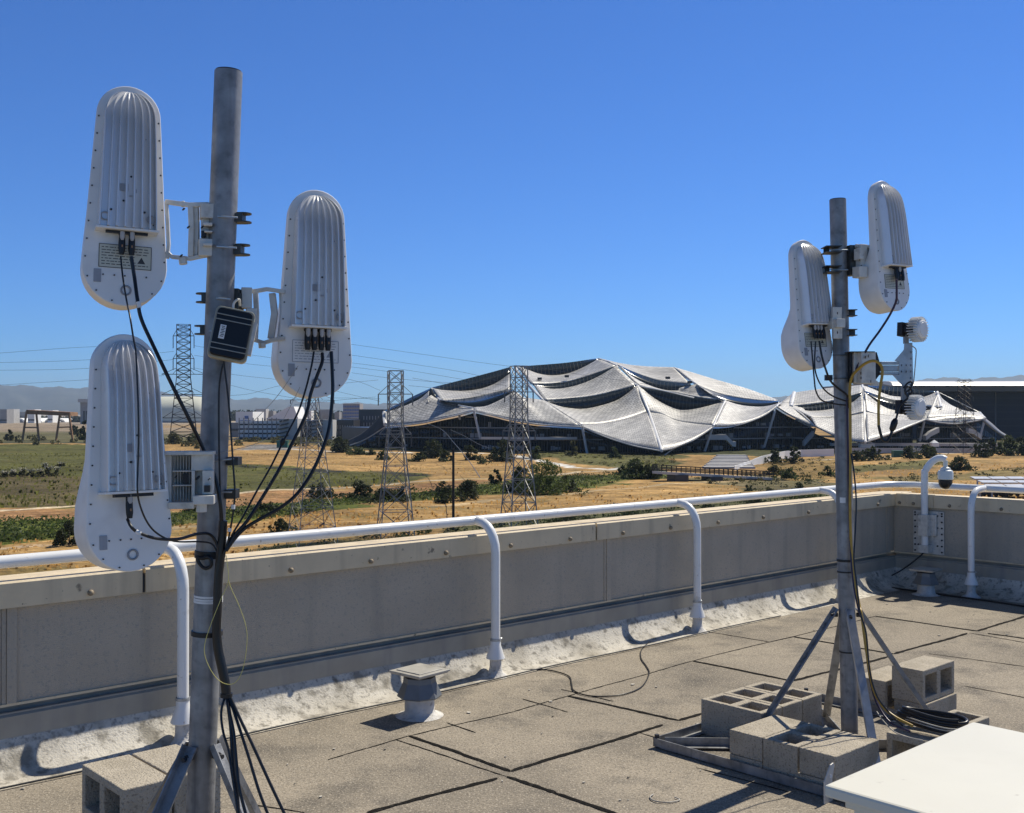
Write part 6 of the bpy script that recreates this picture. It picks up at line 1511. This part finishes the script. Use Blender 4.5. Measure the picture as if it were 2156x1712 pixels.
t, a, c, z, d = bldg('warehouse', 'white building with blue panels left of the parking garage', 496, 867, 532, 900, M['white'], 40); winrows(t, a + 3, c - 1.5, d, [GZ + 1.5], 6, 3, M['blue'], 'blue_panel'); winrows(t, a + 7, a + 11, d, [GZ + 8.5], 2.5, 1, M['blue'], 'blue_panel')
t, a, c, z, d = bldg('shed', 'low grey shed directly left of the parking garage', 486, 890, 506, 600, M['bgrey'], 20); winrows(t, a, c, d, [GZ + 3.5], 1.2, 6, M['bdark'])
def tentroof(label, x0, x1, xm, ytop, yb, d):
    p, q, r = Wd(x0, yb, d), Wd(x1, yb, d), Wd(xm, ytop, d); t = thing('pitched_tent', label, 'tent', (r.x, d, GZ)); b = MB()
    b.prism([(p.x, d, p.z), (q.x, d, q.z), (r.x + 4, d, r.z), (r.x, d, r.z)], (0, 40, 0)); b.build('tent_roof', M['white'], t)
    b = MB(); b.span((p.x + 1, d + 1, GZ), (q.x - 1, d + 39, p.z - .05)); b.build('tent_wall', M['bgrey'], t)
tentroof('pale pitched tent roof rising over the parking garage', 562, 628, 608, 856, 882, 900)
for i, (x0, x1) in enumerate(((-12, 17), (14, 44), (42, 72), (70, 98), (84, 107))):
    p, q = Wd(x0, 885, 1500), Wd(x1, 885, 1500); r_ = (q.x - p.x) / 2; t = thing('arched_shelter', 'white arched aircraft shelter in the row beyond the gantry' , 'shelter', ((p.x + q.x) / 2, 1500 + i * 12, GZ), group='white arched shelters on the airfield')
    b = MB(); k = 14; b.prism([(r_ * math.cos(math.pi * j / k), 0, .3 + r_ * .62 * math.sin(math.pi * j / k)) for j in range(k + 1)], (0, 60, 0)); b.build('shelter_shell', M['white'], t, world=False, smooth=40)
    b = MB(); b.prism([(r_ * .8 * math.cos(math.pi * j / k), -.2, r_ * .46 * math.sin(math.pi * j / k)) for j in range(k + 1)], (0, .15, 0)); b.build('shelter_door', M['bgrey'], t, world=False)
t, a, c, z, d = bldg('warehouse', 'tall grey block just left of the lowest antenna on the horizon', 169, 843, 205, 1300, M['bgrey'], 60)
b = MB(); p = Wd(167, 842, 1298); b.span((p.x - 1, 1296, p.z - 3), (c + 1, 1299.9, p.z + 1)); b.build('parapet_band', M['conc'], t)
winrows(t, a + 3, c - 2, d, [GZ + 4], 12, 5, M['bdark'], 'hangar_door', .3)
p, q = Wd(262, 884, 1500), Wd(446, 884, 1500); r_ = (q.x - p.x) / 2; t = thing('blimp_hangar', 'broad pale rounded hangar behind the brown pylon', 'hangar', ((p.x + q.x) / 2, 1500, GZ)); zt = Wd(400, 834, 1500).z - GZ
b = MB(); k = 20; n_ = 16
for i in range(n_ + 1):
    u = -1 + 2 * i / n_; sc2 = max(.02, 1 - abs(u) ** 5) ** .5
    for q in range(k + 1): w_ = math.pi * q / k; b.v.append(Vector((u * r_ * 1.05, 45 - 45 * math.cos(w_) * sc2, zt * sc2 * max(0, math.sin(w_)) ** .7)))
for i in range(n_):
    for q in range(k): a_ = i * (k + 1) + q; b.f.append((a_, a_ + 1, a_ + k + 2, a_ + k + 1))
b.build('hangar_shell', M['hang'], t, world=False, smooth=40)
b = MB(); b.span((-r_ * .8, -1.2, 0), (r_ * .8, -.3, 2.6)); b.build('loading_door', M['bgrey'], t, world=False)
# brown gantry
d = 520; t = thing('timber_gantry', 'brown four-legged gantry frame standing in the marsh at the left', 'gantry', Wd(105, 927, d)); 
def G_(x, y, dd=0): return Wd(x, y, d + dd)
for p in (((56, 866), (47, 929)), ((76, 866), (82, 929)), ((126, 872), (118, 927)), ((145, 870), (153, 926))):
    for dd in (0, 9): b = MB(); b.tube([G_(*p[0], dd), G_(*p[1], dd)], .55, 4); b.build('gantry_leg', M['rust'], t)
b = MB(); b.prism([G_(55, 872), G_(148, 876), G_(148, 868), (G_(55, 863))], (0, 9, 0)); b.build('gantry_beam', M['rust'], t)
for p in (((51, 900), (80, 900)), ((121, 900), (150, 899))): b = MB(); b.tube([G_(*p[0]), G_(*p[1])], .45, 4); b.build('gantry_tie', M['rust'], t)
# low fence line at the far side of the marsh
def blobs(name, pts, seed, m, n, size):
    P, Q = [], []; R = np.random.RandomState(seed)
    cs = []; rs = []
    for x0, x1, ytop, ybot, d, k in pts:
        for i in range(k):
            x = R.uniform(x0, x1); a = Wd(x, ybot, d + R.uniform(-80, 80)); h = (ybot - ytop) * d / F * R.uniform(.5, 1.0); cs.append((a.x, a.y, GZ + h * .45)); rs.append((h * R.uniform(.7, 1.4), h * .8, h * .6))
    V, Fq = leaves(cs, rs, n, size, seed); V[:, 2] = np.maximum(V[:, 2], GZ)
    tag(npmesh(name, V, Fq, m), kind='stuff')
M['farleaf'] = mat('far_leaf', (.035, .045, .026), .9, 0, .35, .02)
blobs('distant_woods', [(-80, 175, 861, 874, 1650, 70), (480, 760, 852, 874, 1900, 110), (150, 330, 868, 878, 1600, 40), (1600, 2250, 866, 880, 1100, 40)], 8, M['farleaf'], 16000, 2.6)
blobs('field_scrub', [(190, 440, 918, 934, 480, 34), (500, 740, 922, 935, 505, 40), (-60, 190, 921, 931, 505, 24)], 9, LEAF[2], 5000, .5)
rr = random.Random(4)
for i in range(16):
    x = rr.choice([rr.uniform(490, 770), rr.uniform(-20, 170)]); w_ = rr.uniform(8, 22)
    t, a, c, z, d = bldg('far_building', 'tiny pale building among the distant trees on the horizon', x, rr.uniform(861, 868), x + w_, rr.uniform(1400, 1600), [M['bgrey'], M['white'], M['conc']][i % 3], 20); t['group'] = 'tiny buildings on the horizon'; 
    winrows(t, a, c, d, [GZ + 3], 2.2, 5, M['bdark'])
# hills
def hills():
    R = [(-1200, 818), (-300, 815), (0, 810), (50, 812), (100, 815), (190, 817), (300, 822), (420, 834), (500, 841), (560, 838), (640, 846), (800, 850), (1000, 852), (1300, 850), (1500, 844), (1580, 838), (1640, 835), (1700, 838), (1760, 836), (1860, 822), (1920, 806), (1950, 798), (1985, 794), (2010, 797), (2050, 797), (2090, 795), (2155, 791), (2400, 796), (3200, 800)]
    xs = np.arange(-1200, 3200, 9.0); ys = np.interp(xs, [r[0] for r in R], [r[1] for r in R]); b = MB(); m = 9
    for i, (x, y) in enumerate(zip(xs, ys)):
        for j in range(m + 1):
            f = j / m; d = 9200 + 2600 * f - (0 if j else 0); h = (HZ - (y + 1.6 * math.sin(x * .09) + 1.0 * math.sin(x * .23 + 1))) * 11800 / F
            z = GZ + (EYE + h - GZ) * (f ** .8) * (1 - .28 * (1 - f) * math.sin(x * .06 + 2.2 * math.sin(x * .021) + j * .5)); r = ray(x, HZ); b.v.append(Vector((r.x / r.y * d, d, z if j else GZ - 5)))
    n = len(xs)
    for i in range(n - 1):
        for j in range(m):
            a = i * (m + 1) + j; b.f.append((a, a + m + 1, a + m + 2, a + 1))
    tag(b.build('hills', mat('hill_scrub', (.055, .055, .042), .95, 0, .35, .0016, spots=[(.004, .5, .65, (.02, .025, .018), .7)]), smooth=80, fix=False), kind='structure')
hills()

# ================================================================ AIR
b = MB(); b.span((-14000, -150, GZ - 3), (14000, 13800, 420)); hz = b.build('haze', bpy.data.materials.new('haze_air'))
hm = hz.data.materials[0]; hm.use_nodes = True; hn = hm.node_tree.nodes; hn.remove(hn['Principled BSDF'])
pv = hn.new('ShaderNodeVolumePrincipled'); pv.inputs['Color'].default_value = (.62, .80, 1, 1); pv.inputs['Density'].default_value = .00006; pv.inputs['Anisotropy'].default_value = .2
hm.node_tree.links.new(pv.outputs[0], hn['Material Output'].inputs['Volume']); tag(hz, kind='stuff'); SC.cycles.volume_bounces = 0
